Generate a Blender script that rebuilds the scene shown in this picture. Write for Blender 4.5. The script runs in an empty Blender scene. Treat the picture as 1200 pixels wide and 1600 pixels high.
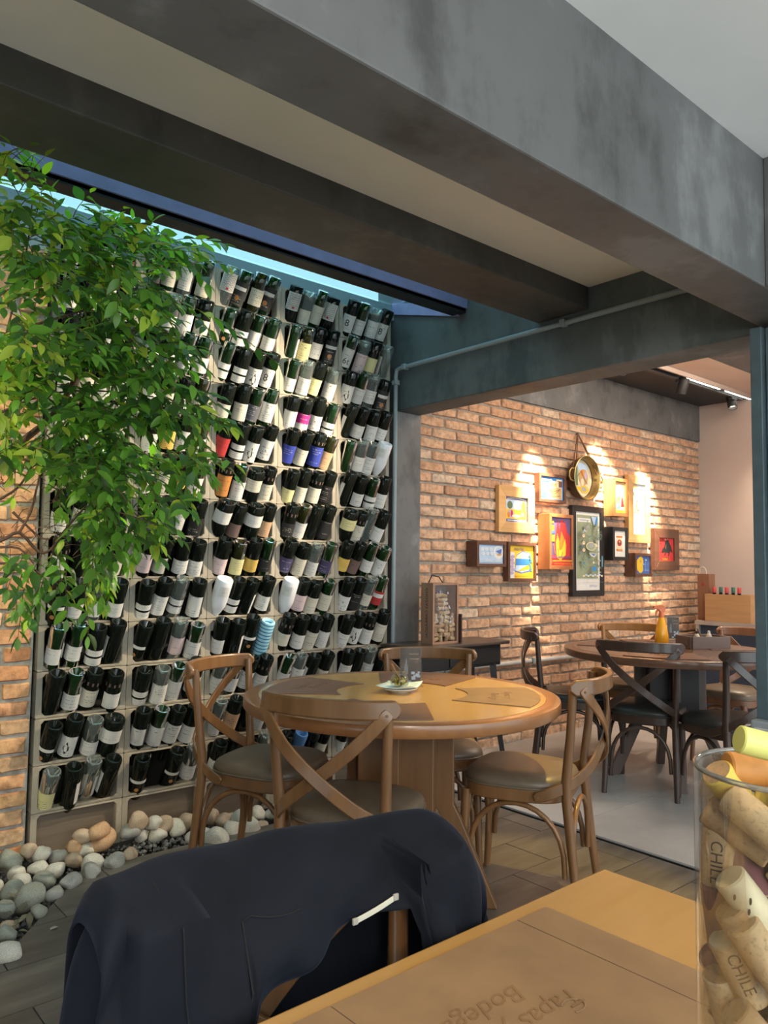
import bpy, bmesh, math, random
import numpy as np
from mathutils import Vector, Matrix
rnd = random.Random(11)
pi = math.pi
scene = bpy.context.scene
COL = scene.collection

# ------------------------------------------------------------------ camera
FPX, YAW, PITCH, ROLL, CAMH = 1200.0, 0.708, 0.067, 0.013, 1.265
_f = Vector((math.sin(YAW) * math.cos(PITCH), math.cos(YAW) * math.cos(PITCH), math.sin(PITCH)))
_r = Vector((math.cos(YAW), -math.sin(YAW), 0.0))
_u = _r.cross(_f)
CR = _r * math.cos(ROLL) + _u * math.sin(ROLL)
CU = -_r * math.sin(ROLL) + _u * math.cos(ROLL)
CF = _f
CO = Vector((0, 0, CAMH))
cam_d = bpy.data.cameras.new('camera')
cam_d.sensor_fit = 'HORIZONTAL'
cam_d.sensor_width = 36.0
cam_d.lens = 36.0 * FPX / 1200.0
cam_d.clip_start = 0.02
cam = bpy.data.objects.new('camera', cam_d)
COL.objects.link(cam)
M = Matrix((CR, CU, -CF)).transposed().to_4x4()
M.translation = CO
cam.matrix_world = M
scene.camera = cam

def ray(x, y):
    return CR * ((x - 600) / FPX) + CU * ((800 - y) / FPX) + CF
def on_z(x, y, z):
    d = ray(x, y); return CO + d * ((z - CAMH) / d.z)
def on_y(x, y, Y):
    d = ray(x, y); return CO + d * (Y / d.y)
def at(x, y, dep):
    return CO + ray(x, y) * dep

# ------------------------------------------------------------------ world, lights, exposure
world = bpy.data.worlds.new('overcast_sky')
scene.world = world
world.use_nodes = True
wb = world.node_tree.nodes['Background']
wb.inputs[0].default_value = (0.80, 0.95, 1.0, 1)
wb.inputs[1].default_value = 2.4
scene.view_settings.view_transform = 'Standard'
scene.view_settings.look = 'None'
scene.view_settings.exposure = 0.0
scene.view_settings.gamma = 1.0
scene.view_settings.use_curve_mapping = False

def spot(name, loc, target, power, color, angle, blend=0.4, size=0.03):
    l = bpy.data.lights.new(name, 'SPOT')
    l.energy = power; l.color = color; l.spot_size = math.radians(angle); l.spot_blend = blend
    l.shadow_soft_size = size
    o = bpy.data.objects.new(name, l); COL.objects.link(o)
    o.location = loc
    o.rotation_euler = (Vector(target) - Vector(loc)).to_track_quat('-Z', 'Y').to_euler()
    return o
def area(name, loc, target, power, color, sx, sy):
    l = bpy.data.lights.new(name, 'AREA')
    l.energy = power; l.color = color; l.shape = 'RECTANGLE'; l.size = sx; l.size_y = sy
    o = bpy.data.objects.new(name, l); COL.objects.link(o)
    o.location = loc
    o.rotation_euler = (Vector(target) - Vector(loc)).to_track_quat('-Z', 'Y').to_euler()
    return o
WARM = (1.0, 0.80, 0.56)
# picture wall spots on the ceiling track
TRACK_Y = 3.16
HEADS = [((4.50, TRACK_Y, 2.70), (4.56, 3.61, 1.70)), ((5.02, TRACK_Y, 2.70), (5.46, 3.61, 1.95)),
         ((5.90, TRACK_Y, 2.69), (6.10, 3.61, 1.70)), ((6.83, TRACK_Y, 2.70), (6.3, 2.6, 0.8))]
for i, (a, b) in enumerate(HEADS[:3]):
    spot('track_spot', a, b, (1500, 1150, 1000)[i], WARM, 29, 1.0, 0.02)
spot('room_spot', HEADS[3][0], HEADS[3][1], 90, WARM, 90, 0.8, 0.03)
spot('box_fill', (4.35, 1.55, 2.78), (3.45, 3.3, 0.85), 130, (1.0, 0.84, 0.66), 62, 0.8, 0.05)  # unseen fill added to brighten the cork box and side table
# lamp over the planting bed
spot('garden_spot', (-0.55, 1.75, 2.40), (0.45, 2.95, 1.62), 110, (1.0, 0.90, 0.55), 52, 0.7, 0.03)
# general warm downlights of the inner room
area('room_downlight', (5.2, 1.0, 2.80), (5.2, 1.6, 0), 60, (1.0, 0.84, 0.70), 1.4, 0.8)
area('room_wall_wash', (4.9, 2.25, 2.78), (4.9, 3.6, 1.2), 34, (1.0, 0.80, 0.60), 2.8, 0.2)
# spot that washes the bottle wall from the right
spot('rack_spot', (2.98, 2.36, 2.40), (1.70, 3.47, 1.72), 300, (1.0, 0.84, 0.60), 72, 0.6, 0.015)
# yellow spot between the beams, straight above the near edge of the round table
spot('table_spot', (2.90, 1.70, 2.585), (2.42, 1.84, 0.75), 190, (1.0, 0.70, 0.15), 40, 0.4, 0.03)
# lamp above the photographer's table
spot('front_table_spot', (0.70, 0.45, 2.64), (0.72, 0.45, 0.75), 48, (1.0, 0.72, 0.36), 56, 0.5, 0.05)
# daylight through the open front of the bar, and an unseen warm fill added to lift the ceiling
area('front_daylight', (0.5, -3.2, 1.8), (1.2, 2.0, 1.6), 62, (0.88, 0.95, 1.0), 5.0, 2.2)
pl = bpy.data.lights.new('ceiling_fill', 'POINT'); pl.energy = 85; pl.color = (1.0, 0.88, 0.72); pl.shadow_soft_size = 0.2
po = bpy.data.objects.new('ceiling_fill', pl); COL.objects.link(po); po.location = (-0.6, -1.3, 1.9)

# ------------------------------------------------------------------ materials
MATS = {}
def new_mat(name):
    m = bpy.data.materials.new(name); m.use_nodes = True
    nt = m.node_tree
    b = nt.nodes['Principled BSDF']
    return m, nt, b
def N(nt, t, **kw):
    n = nt.nodes.new(t)
    for k, v in kw.items(): setattr(n, k, v)
    return n
def coords(nt, kind='Object', scale=(1, 1, 1)):
    tc = N(nt, 'ShaderNodeTexCoord'); mp = N(nt, 'ShaderNodeMapping')
    mp.inputs['Scale'].default_value = scale
    nt.links.new(tc.outputs[kind], mp.inputs[0]); return mp.outputs[0]
def noise(nt, vec, scale, detail=4, rough=0.55):
    n = N(nt, 'ShaderNodeTexNoise')
    n.inputs['Scale'].default_value = scale; n.inputs['Detail'].default_value = detail; n.inputs['Roughness'].default_value = rough
    nt.links.new(vec, n.inputs['Vector']); return n.outputs['Fac']
def ramp(nt, fac, stops):
    r = N(nt, 'ShaderNodeValToRGB')
    els = r.color_ramp.elements
    while len(els) < len(stops): els.new(0.5)
    for e, (p, c) in zip(els, stops):
        e.position = p; e.color = (c[0], c[1], c[2], 1)
    nt.links.new(fac, r.inputs[0]); return r.outputs[0]
def bump(nt, b, h, strength=0.3, dist=0.01):
    n = N(nt, 'ShaderNodeBump'); n.inputs['Strength'].default_value = strength; n.inputs['Distance'].default_value = dist
    nt.links.new(h, n.inputs['Height']); nt.links.new(n.outputs[0], b.inputs['Normal'])
def mixc(nt, fac, a, c, mode='MIX'):
    n = N(nt, 'ShaderNodeMix', data_type='RGBA', blend_type=mode)
    for s, v in ((0, fac), (6, a), (7, c)):
        if hasattr(v, 'default_value') or hasattr(v, 'is_linked'): nt.links.new(v, n.inputs[s])
        else: n.inputs[s].default_value = v if s == 0 else (v[0], v[1], v[2], 1)
    return n.outputs[2]
def plain(name, col, rough=0.5, metal=0.0, var=0.12, scale=12, bumps=0.0, coat=0.0):
    if name in MATS: return MATS[name]
    m, nt, b = new_mat(name)
    v = coords(nt)
    f = noise(nt, v, scale, 3)
    lo = [c * (1 - var) for c in col]; hi = [min(1, c * (1 + var)) for c in col]
    nt.links.new(ramp(nt, f, [(0.3, lo), (0.7, hi)]), b.inputs['Base Color'])
    b.inputs['Roughness'].default_value = rough; b.inputs['Metallic'].default_value = metal
    if coat: b.inputs['Coat Weight'].default_value = coat; b.inputs['Coat Roughness'].default_value = 0.15
    if bumps: bump(nt, b, noise(nt, v, scale * 8, 4), bumps, 0.004)
    MATS[name] = m; return m
def wood(name, a, c, rough=0.4, axis='x', scale=1.0, coat=0.0):
    if name in MATS: return MATS[name]
    m, nt, b = new_mat(name)
    s = {'x': (2, 22, 22), 'y': (22, 2, 22), 'z': (22, 22, 2)}[axis]
    v = coords(nt, 'Object', tuple(k * scale for k in s))
    f = noise(nt, v, 1.6, 5, 0.6)
    info = N(nt, 'ShaderNodeObjectInfo')
    base = ramp(nt, f, [(0.28, c), (0.52, [(p + q) / 2 for p, q in zip(a, c)]), (0.75, a)])
    br = N(nt, 'ShaderNodeMapRange'); br.inputs[3].default_value = 0.86; br.inputs[4].default_value = 1.1
    nt.links.new(info.outputs['Random'], br.inputs[0])
    hsv = N(nt, 'ShaderNodeHueSaturation'); nt.links.new(br.outputs[0], hsv.inputs['Value']); nt.links.new(base, hsv.inputs['Color'])
    nt.links.new(hsv.outputs[0], b.inputs['Base Color'])
    b.inputs['Roughness'].default_value = rough
    if coat: b.inputs['Coat Weight'].default_value = coat; b.inputs['Coat Roughness'].default_value = 0.12
    bump(nt, b, f, 0.06, 0.002)
    MATS[name] = m; return m
def concrete(name, dark, light, rough=0.55, sc=1.6):
    if name in MATS: return MATS[name]
    m, nt, b = new_mat(name)
    v = coords(nt, 'Object')
    big = noise(nt, v, sc, 7, 0.62)
    v2 = coords(nt, 'Object', (1.0, 1.0, 0.35))
    st = noise(nt, v2, sc * 3.2, 6, 0.7)
    mx = N(nt, 'ShaderNodeMath', operation='MULTIPLY_ADD'); mx.inputs[1].default_value = 0.38
    nt.links.new(st, mx.inputs[0]); 
    sc2 = N(nt, 'ShaderNodeMath', operation='MULTIPLY'); sc2.inputs[1].default_value = 0.66
    nt.links.new(big, sc2.inputs[0]); nt.links.new(sc2.outputs[0], mx.inputs[2])
    mid = [(p + q) / 2 * 0.92 for p, q in zip(dark, light)]
    nt.links.new(ramp(nt, mx.outputs[0], [(0.40, dark), (0.50, mid), (0.56, [k * 1.06 for k in mid]), (0.64, light)]), b.inputs['Base Color'])
    rr = N(nt, 'ShaderNodeMapRange'); rr.inputs[3].default_value = rough - 0.12; rr.inputs[4].default_value = rough + 0.2
    nt.links.new(st, rr.inputs[0]); nt.links.new(rr.outputs[0], b.inputs['Roughness'])
    bump(nt, b, noise(nt, v, 30, 5), 0.12, 0.004)
    MATS[name] = m; return m
def brick_mat(name, stops, grime=0.35):
    m, nt, b = new_mat(name)
    info = N(nt, 'ShaderNodeObjectInfo'); geo = N(nt, 'ShaderNodeNewGeometry')
    ad = N(nt, 'ShaderNodeMath', operation='ADD'); fr = N(nt, 'ShaderNodeMath', operation='FRACT')
    nt.links.new(info.outputs['Random'], ad.inputs[0]); nt.links.new(geo.outputs['Random Per Island'], ad.inputs[1]); nt.links.new(ad.outputs[0], fr.inputs[0])
    c1 = ramp(nt, fr.outputs[0], stops)
    tc = N(nt, 'ShaderNodeNewGeometry')
    f = noise(nt, tc.outputs['Position'], 28, 6, 0.65)
    c2 = ramp(nt, f, [(0.3, (0.55, 0.50, 0.46)), (0.55, (1, 1, 1)), (0.75, (1.25, 1.2, 1.12))])
    nt.links.new(mixc(nt, 1.0, c1, c2, 'MULTIPLY'), b.inputs['Base Color'])
    b.inputs['Roughness'].default_value = 0.9
    bump(nt, b, noise(nt, tc.outputs['Position'], 60, 6, 0.7), 0.55, 0.006)
    MATS[name] = m; return m
def thin_glass(name, tint, refl=1.0, rough=0.03, body=0.0, bodycol=(1, 1, 1)):
    """empty glass: clear with a mirror-like fresnel skin (and, with body, a milky film)"""
    if name in MATS: return MATS[name]
    m, nt, b = new_mat(name)
    nt.nodes.remove(b)
    out = nt.nodes['Material Output']
    tr = N(nt, 'ShaderNodeBsdfTransparent'); tr.inputs[0].default_value = (*tint, 1)
    gl = N(nt, 'ShaderNodeBsdfGlossy'); gl.inputs['Roughness'].default_value = rough
    fz = N(nt, 'ShaderNodeFresnel'); fz.inputs[0].default_value = 1.5
    mu = N(nt, 'ShaderNodeMath', operation='MULTIPLY'); mu.inputs[1].default_value = refl
    nt.links.new(fz.outputs[0], mu.inputs[0])
    first = tr.outputs[0]
    if body:
        df = N(nt, 'ShaderNodeBsdfDiffuse'); df.inputs[0].default_value = (*bodycol, 1)
        mb = N(nt, 'ShaderNodeMixShader'); mb.inputs[0].default_value = body
        nt.links.new(tr.outputs[0], mb.inputs[1]); nt.links.new(df.outputs[0], mb.inputs[2]); first = mb.outputs[0]
    mx = N(nt, 'ShaderNodeMixShader')
    nt.links.new(mu.outputs[0], mx.inputs[0]); nt.links.new(first, mx.inputs[1]); nt.links.new(gl.outputs[0], mx.inputs[2])
    nt.links.new(mx.outputs[0], out.inputs[0])
    MATS[name] = m; return m
def emit(name, col, s):
    m, nt, b = new_mat(name)
    b.inputs['Emission Color'].default_value = (*col, 1); b.inputs['Emission Strength'].default_value = s
    b.inputs['Base Color'].default_value = (*col, 1)
    MATS[name] = m; return m
def label_mat(name, paper, ink, lines=1.0, seed=0.0):
    """printed paper: UV rows of small type, a crest in the middle"""
    m, nt, b = new_mat(name)
    tc = N(nt, 'ShaderNodeTexCoord'); sp = N(nt, 'ShaderNodeSeparateXYZ')
    nt.links.new(tc.outputs['UV'], sp.inputs[0])
    info = N(nt, 'ShaderNodeObjectInfo')
    mp = N(nt, 'ShaderNodeMapping'); mp.inputs['Scale'].default_value = (34, 9, 1)
    cx = N(nt, 'ShaderNodeCombineXYZ'); nt.links.new(info.outputs['Random'], cx.inputs[0]); nt.links.new(info.outputs['Random'], cx.inputs[1])
    va = N(nt, 'ShaderNodeVectorMath', operation='ADD'); nt.links.new(tc.outputs['UV'], va.inputs[0]); nt.links.new(cx.outputs[0], va.inputs[1])
    nt.links.new(va.outputs[0], mp.inputs[0])
    f = noise(nt, mp.outputs[0], 1.0, 2, 0.6)
    # rows: sin stripes
    sn = N(nt, 'ShaderNodeMath', operation='MULTIPLY'); sn.inputs[1].default_value = 56.0; nt.links.new(sp.outputs[1], sn.inputs[0])
    s2 = N(nt, 'ShaderNodeMath', operation='SINE'); nt.links.new(sn.outputs[0], s2.inputs[0])
    g1 = N(nt, 'ShaderNodeMath', operation='GREATER_THAN'); g1.inputs[1].default_value = 0.35; nt.links.new(s2.outputs[0], g1.inputs[0])
    g2 = N(nt, 'ShaderNodeMath', operation='GREATER_THAN'); g2.inputs[1].default_value = 0.53; nt.links.new(f, g2.inputs[0])
    # which rows carry type
    cx2 = N(nt, 'ShaderNodeCombineXYZ'); 
    fl = N(nt, 'ShaderNodeMath', operation='MULTIPLY'); fl.inputs[1].default_value = 8.9; nt.links.new(sp.outputs[1], fl.inputs[0])
    fo = N(nt, 'ShaderNodeMath', operation='FLOOR'); nt.links.new(fl.outputs[0], fo.inputs[0])
    nt.links.new(fo.outputs[0], cx2.inputs[0]); nt.links.new(info.outputs['Random'], cx2.inputs[1])
    wn = N(nt, 'ShaderNodeTexWhiteNoise'); nt.links.new(cx2.outputs[0], wn.inputs['Vector'])
    g3 = N(nt, 'ShaderNodeMath', operation='GREATER_THAN'); g3.inputs[1].default_value = 0.55; nt.links.new(wn.outputs['Value'], g3.inputs[0])
    # margin in u
    a1 = N(nt, 'ShaderNodeMath', operation='SUBTRACT'); a1.inputs[1].default_value = 0.5; nt.links.new(sp.outputs[0], a1.inputs[0])
    a2 = N(nt, 'ShaderNodeMath', operation='ABSOLUTE'); nt.links.new(a1.outputs[0], a2.inputs[0])
    wd = N(nt, 'ShaderNodeMapRange'); wd.inputs[3].default_value = 0.08; wd.inputs[4].default_value = 0.3; nt.links.new(wn.outputs['Value'], wd.inputs[0])
    g4 = N(nt, 'ShaderNodeMath', operation='LESS_THAN'); nt.links.new(a2.outputs[0], g4.inputs[0]); nt.links.new(wd.outputs[0], g4.inputs[1])
    p = g1.outputs[0]
    for g in (g2, g3, g4):
        mm = N(nt, 'ShaderNodeMath', operation='MULTIPLY'); nt.links.new(p, mm.inputs[0]); nt.links.new(g.outputs[0], mm.inputs[1]); p = mm.outputs[0]
    ml = N(nt, 'ShaderNodeMath', operation='MULTIPLY'); ml.inputs[1].default_value = 0.8 * lines; nt.links.new(p, ml.inputs[0])
    nt.links.new(mixc(nt, ml.outputs[0], paper, ink), b.inputs['Base Color'])
    b.inputs['Roughness'].default_value = 0.6
    MATS[name] = m; return m

# ------------------------------------------------------------------ mesh builder
class MB:
    def __init__(s): s.v = []; s.f = []; s.m = []; s.uv = {}
    def add(s, vs, fs, mi=0, uvs=None):
        o = len(s.v); s.v += [tuple(p) for p in vs]
        for k, f in enumerate(fs):
            if uvs: s.uv[len(s.f)] = uvs[k]
            s.f.append(tuple(i + o for i in f)); s.m.append(mi)
        return s
    def box(s, c, size, rot=None, mi=0, taper=1.0):
        x, y, z = (d / 2 for d in size); vs = []
        for sz in (-1, 1):
            k = taper if sz > 0 else 1.0
            for sx, sy in ((-1, -1), (1, -1), (1, 1), (-1, 1)): vs.append(Vector((sx * x * k, sy * y * k, sz * z)))
        if rot is not None:
            R = rot if isinstance(rot, Matrix) else Matrix.Rotation(rot, 3, 'Z')
            vs = [R @ p for p in vs]
        vs = [p + Vector(c) for p in vs]
        return s.add(vs, [(3, 2, 1, 0), (4, 5, 6, 7), (0, 1, 5, 4), (1, 2, 6, 5), (2, 3, 7, 6), (3, 0, 4, 7)], mi)
    def bb(s, x0, x1, y0, y1, z0, z1, mi=0):
        return s.box(((x0 + x1) / 2, (y0 + y1) / 2, (z0 + z1) / 2), (x1 - x0, y1 - y0, z1 - z0), None, mi)
    def tube(s, path, rad, seg=8, mi=0, closed=False, cap=True):
        P = [Vector(p) for p in path]; n = len(P)
        rs = rad if isinstance(rad, (list, tuple)) else [rad] * n
        vs = []; up = None
        for i in range(n):
            if closed: t = P[(i + 1) % n] - P[i - 1]
            else: t = P[min(i + 1, n - 1)] - P[max(i - 1, 0)]
            t.normalize()
            if up is None:
                up = Vector((0, 0, 1)) if abs(t.z) < 0.9 else Vector((1, 0, 0))
            a = (up - t * up.dot(t)).normalized(); up = a; b = t.cross(a)
            for k in range(seg):
                an = 2 * pi * k / seg
                vs.append(P[i] + (a * math.cos(an) + b * math.sin(an)) * rs[i])
        fs = []
        for i in range(n if closed else n - 1):
            j = (i + 1) % n
            for k in range(seg):
                l = (k + 1) % seg
                fs.append((i * seg + k, i * seg + l, j * seg + l, j * seg + k))
        if cap and not closed:
            fs.append(tuple(range(seg))[::-1]); fs.append(tuple((n - 1) * seg + k for k in range(seg)))
        return s.add(vs, fs, mi)
    def ribbon(s, path, nrm, w, t, mi=0):
        """flat strip of width w and thickness t along path; nrm gives the broad face's normal at each point"""
        P = [Vector(p) for p in path]; n = len(P); vs = []
        ws = w if isinstance(w, (list, tuple)) else [w] * n
        for i in range(n):
            tg = (P[min(i + 1, n - 1)] - P[max(i - 1, 0)]).normalized()
            nn = Vector(nrm[i]); nn = (nn - tg * nn.dot(tg)).normalized(); sd = tg.cross(nn)
            h = ws[i] / 2; q = t / 2
            for a, b in ((-1, -1), (1, -1), (1, 1), (-1, 1)): vs.append(P[i] + sd * h * a + nn * q * b)
        fs = []
        for i in range(n - 1):
            for k in range(4):
                l = (k + 1) % 4; fs.append((i * 4 + k, i * 4 + l, i * 4 + 4 + l, i * 4 + 4 + k))
        fs += [(3, 2, 1, 0), tuple((n - 1) * 4 + k for k in range(4))]
        return s.add(vs, fs, mi)
    def lathe(s, prof, seg=20, mi=0, mat=None, mis=None):
        vs = []; fs = []; ms = []
        for r, z in prof:
            for k in range(seg):
                a = 2 * pi * k / seg; vs.append(Vector((r * math.cos(a), r * math.sin(a), z)))
        for i in range(len(prof) - 1):
            for k in range(seg):
                l = (k + 1) % seg; fs.append((i * seg + k, i * seg + l, (i + 1) * seg + l, (i + 1) * seg + k)); ms.append(mis[i] if mis else mi)
        if mat is not None: vs = [mat @ p for p in vs]
        o = len(s.f); s.add(vs, fs, mi)
        if mis:
            for i, q in enumerate(ms): s.m[o + i] = q
        return s
    def prism(s, poly, z0, z1, mi=0, mat=None, mitop=None):
        n = len(poly)
        vs = [Vector((p[0], p[1], z0)) for p in poly] + [Vector((p[0], p[1], z1)) for p in poly]
        if mat is not None: vs = [mat @ p for p in vs]
        fs = [tuple(range(n))[::-1], tuple(range(n, 2 * n))] + [(i, (i + 1) % n, n + (i + 1) % n, n + i) for i in range(n)]
        o = len(s.f); s.add(vs, fs, mi)
        if mitop is not None: s.m[o + 1] = mitop
        return s
    def mesh(s, name, mats, smooth=None):
        me = bpy.data.meshes.new(name)
        me.from_pydata(s.v, [], s.f)
        if not isinstance(mats, (list, tuple)): mats = [mats]
        for m in mats: me.materials.append(m)
        if len(mats) > 1: me.polygons.foreach_set('material_index', s.m)
        if s.uv:
            ul = me.uv_layers.new(name='UVMap')
            for pi_, uvs in s.uv.items():
                p = me.polygons[pi_]
                for li, c in zip(p.loop_indices, uvs): ul.data[li].uv = c
        if smooth is not None:
            me.polygons.foreach_set('use_smooth', [True] * len(me.polygons))
            me.set_sharp_from_angle(angle=math.radians(smooth))
        me.update()
        return me
    def build(s, name, mats, parent=None, smooth=None, bevel=0, loc=None):
        return obj(name, s.mesh(name, mats, smooth), parent, bevel, loc)
def obj(name, me, parent=None, bevel=0, loc=None, rot=None):
    o = bpy.data.objects.new(name, me); COL.objects.link(o)
    if parent is not None: o.parent = parent
    if loc is not None: o.location = loc
    if rot is not None: o.rotation_euler = rot
    if bevel:
        b = o.modifiers.new('bevel', 'BEVEL'); b.width = bevel; b.segments = 2; b.limit_method = 'ANGLE'; b.angle_limit = math.radians(40)
    return o
def tag(o, label=None, cat=None, group=None, kind=None):
    if label: o['label'] = label
    if cat: o['category'] = cat
    if group: o['group'] = group
    if kind: o['kind'] = kind
    return o
def thing(name, label, cat, loc=(0, 0, 0), rz=0, group=None):
    o = bpy.data.objects.new(name, None); COL.objects.link(o)
    o.location = loc; o.rotation_euler = (0, 0, rz); o.empty_display_size = 0.1
    return tag(o, label, cat, group)
def struct(name, mb, mats, smooth=None, parent=None, bevel=0):
    o = mb.build(name, mats, parent, smooth, bevel)
    if parent is None: o['kind'] = 'structure'
    return o
def kids(o): return [c for c in o.children]
def dup(root, loc, rz, label=None, group=None, name=None):
    r = root.copy(); COL.objects.link(r); r.location = loc; r.rotation_euler = (0, 0, rz)
    if name: r.name = name
    if label: r['label'] = label
    if group: r['group'] = group
    for ch in kids(root):
        c = ch.copy(); COL.objects.link(c); c.parent = r
        for g in kids(ch):
            d = g.copy(); COL.objects.link(d); d.parent = c
    return r
def text_data(s, size=0.1, extrude=0.0, shear=0.0, align='CENTER', res=3):
    cu = bpy.data.curves.new('lettering', 'FONT'); cu.body = s; cu.size = size; cu.extrude = extrude; cu.shear = shear
    cu.align_x = align; cu.align_y = 'CENTER'; cu.resolution_u = res
    o = bpy.data.objects.new('lettering', cu); COL.objects.link(o)
    bpy.context.view_layer.update()
    me = bpy.data.meshes.new_from_object(o.evaluated_get(bpy.context.evaluated_depsgraph_get()))
    vs = [v.co.copy() for v in me.vertices]; fs = [tuple(p.vertices) for p in me.polygons]
    bpy.data.objects.remove(o); bpy.data.curves.remove(cu); bpy.data.meshes.remove(me)
    return vs, fs
def fine_text(s, size):
    vs, fs = text_data(s, size)
    bm = bmesh.new(); bv = [bm.verts.new(v) for v in vs]
    for f in fs:
        try: bm.faces.new([bv[i] for i in f])
        except ValueError: pass
    bmesh.ops.triangulate(bm, faces=bm.faces[:])
    for _ in range(3):
        es = [e for e in bm.edges if abs(e.verts[0].co.x - e.verts[1].co.x) > size * .16 or abs(e.verts[0].co.y - e.verts[1].co.y) > size * .16]
        if not es: break
        bmesh.ops.subdivide_edges(bm, edges=es, cuts=1); bmesh.ops.triangulate(bm, faces=bm.faces[:])
    bm.verts.index_update()
    out = [v.co.copy() for v in bm.verts], [tuple(v.index for v in f.verts) for f in bm.faces]
    bm.free(); return out
def squircle(a, b, n=4.0, seg=28, front=1.0, back=1.0):
    out = []
    for k in range(seg):
        t = 2 * pi * k / seg; c, s_ = math.cos(t), math.sin(t)
        x = a * math.copysign(abs(c) ** (2 / n), c); y = b * math.copysign(abs(s_) ** (2 / n), s_)
        w = front + (back - front) * (y / b + 1) / 2
        out.append((x * w, y))
    return out
ORD = ['first', 'second', 'third', 'fourth', 'fifth', 'sixth', 'seventh', 'eighth', 'ninth', 'tenth', 'eleventh', 'twelfth', 'thirteenth',
       'fourteenth', 'fifteenth', 'sixteenth', 'seventeenth', 'eighteenth', 'nineteenth', 'twentieth', 'twenty-first', 'twenty-second', 'twenty-third',
       'twenty-fourth', 'twenty-fifth', 'twenty-sixth', 'twenty-seventh', 'twenty-eighth', 'twenty-ninth', 'thirtieth']
# ------------------------------------------------------------------ the setting
MC_DARK = concrete('dark_concrete', (0.030, 0.030, 0.027), (0.125, 0.118, 0.105))
MC_BEAM = concrete('beam_concrete', (0.062, 0.062, 0.060), (0.205, 0.205, 0.205), 0.5)
MC_TEAL = concrete('slate_concrete', (0.05, 0.062, 0.064), (0.15, 0.175, 0.18), 0.6, 2.2)
MC_PIL = concrete('pillar_concrete', (0.06, 0.06, 0.062), (0.21, 0.205, 0.205), 0.55, 2.4)
M_CEIL = plain('cream_ceiling_paint', (0.88, 0.85, 0.76), 0.8, var=0.03, scale=3)
M_CEILW = plain('white_ceiling_paint', (0.86, 0.87, 0.86), 0.8, var=0.03, scale=3)
M_PLAST = plain('taupe_plaster', (0.52, 0.43, 0.39), 0.75, var=0.05, scale=2.5)
M_STEELBLK = plain('black_steel', (0.010, 0.012, 0.015), 0.5, var=0.2)
M_STEELBLUE = plain('skylit_steel', (0.28, 0.28, 0.52), 0.5, var=0.1)  # blue cast of the skylight put into the steel colour
M_TEALW = plain('teal_wall_paint', (0.20, 0.27, 0.31), 0.7, var=0.06, scale=4)
M_MORTAR = plain('grey_mortar', (0.30, 0.26, 0.22), 0.95, var=0.25, scale=30, bumps=0.6)
M_MORTARL = plain('pale_mortar', (0.34, 0.32, 0.28), 0.95, var=0.25, scale=30, bumps=0.6)
M_BRICK = brick_mat('clay_brick', [(0.0, (0.50, 0.28, 0.17)), (0.35, (0.62, 0.37, 0.23)), (0.6, (0.68, 0.44, 0.29)), (0.85, (0.58, 0.34, 0.21)), (1.0, (0.64, 0.50, 0.38))])
M_BRICKL = brick_mat('ochre_brick', [(0.0, (0.50, 0.22, 0.10)), (0.35, (0.60, 0.36, 0.18)), (0.6, (0.56, 0.27, 0.14)), (0.85, (0.62, 0.42, 0.24)), (1.0, (0.52, 0.32, 0.18))])
M_BLACKP = plain('black_panel_paint', (0.02, 0.022, 0.026), 0.6)
DY = 3.471          # rack and pillar face
BW = 3.61           # brick picture wall face
XB = 3.068          # cross beam face

def beam(name, x0, x1, y0, y1, z0, z1, m, bev=0.006):
    return struct(name, MB().bb(x0, x1, y0, y1, z0, z1), m, bevel=bev)
beam('concrete_beam', -3.0, 3.27, 1.0956, 1.302, 2.215, 3.1, MC_BEAM)
beam('concrete_beam', -3.0, XB, 2.10, 2.40, 2.487, 3.1, MC_DARK)
beam('cross_beam', XB, 3.27, 1.303, DY + 0.2, 2.195, 3.2, MC_TEAL)
beam('cross_beam', XB, 3.27, -3.0, 1.095, 2.195, 3.2, MC_BEAM)
beam('pilaster', 2.62, 3.06, 1.06, 1.095, 2.215, 2.663, MC_BEAM, 0.003)
beam('inner_beam', 3.27, 7.08, 1.83, 2.13, 2.487, 3.0, MC_PIL)
beam('pillar', XB - 0.005, 3.27, DY, DY + 0.22, 0.0, 2.195, MC_PIL, 0.008)
struct('ceiling', MB().bb(-3, XB, 1.302, 2.10, 2.595, 2.7), M_CEIL)
struct('ceiling', MB().bb(-3, XB, -3.0, 1.0956, 2.663, 2.8), M_CEILW)
struct('ceiling', MB().bb(3.27, 7.2, -3.0, 3.07, 2.84, 2.96), M_PLAST)
# black dropped panel along the picture wall, with its light slot and track
pn = struct('ceiling', MB().bb(3.27, 7.08, 3.14, BW, 2.82, 2.96), M_BLACKP)
MB().bb(3.27, 7.08, 3.07, 3.085, 2.805, 2.96).build('edge_trim', M_PLAST, pn)
tag(MB().bb(3.27, 7.08, 3.085, 3.14, 2.825, 2.9).build('slot', M_BLACKP, pn))
led = emit('light_strip', (1.0, 0.95, 0.85), 4.0)
for x0, x1 in ((4.6, 5.2), (5.9, 6.45), (6.56, 7.04)):
    MB().bb(x0, x1, 3.088, 3.106, 2.803, 2.824).build('light_strip', led, pn)
# end wall, left wall and the open front
struct('wall_right', MB().bb(7.08, 7.25, -3.0, BW + 0.1, 0, 3.0), M_PLAST)
struct('wall_left', MB().bb(-3.15, -3.0, -3.0, BW + 0.4, 0, 3.2), MC_DARK)

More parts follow.
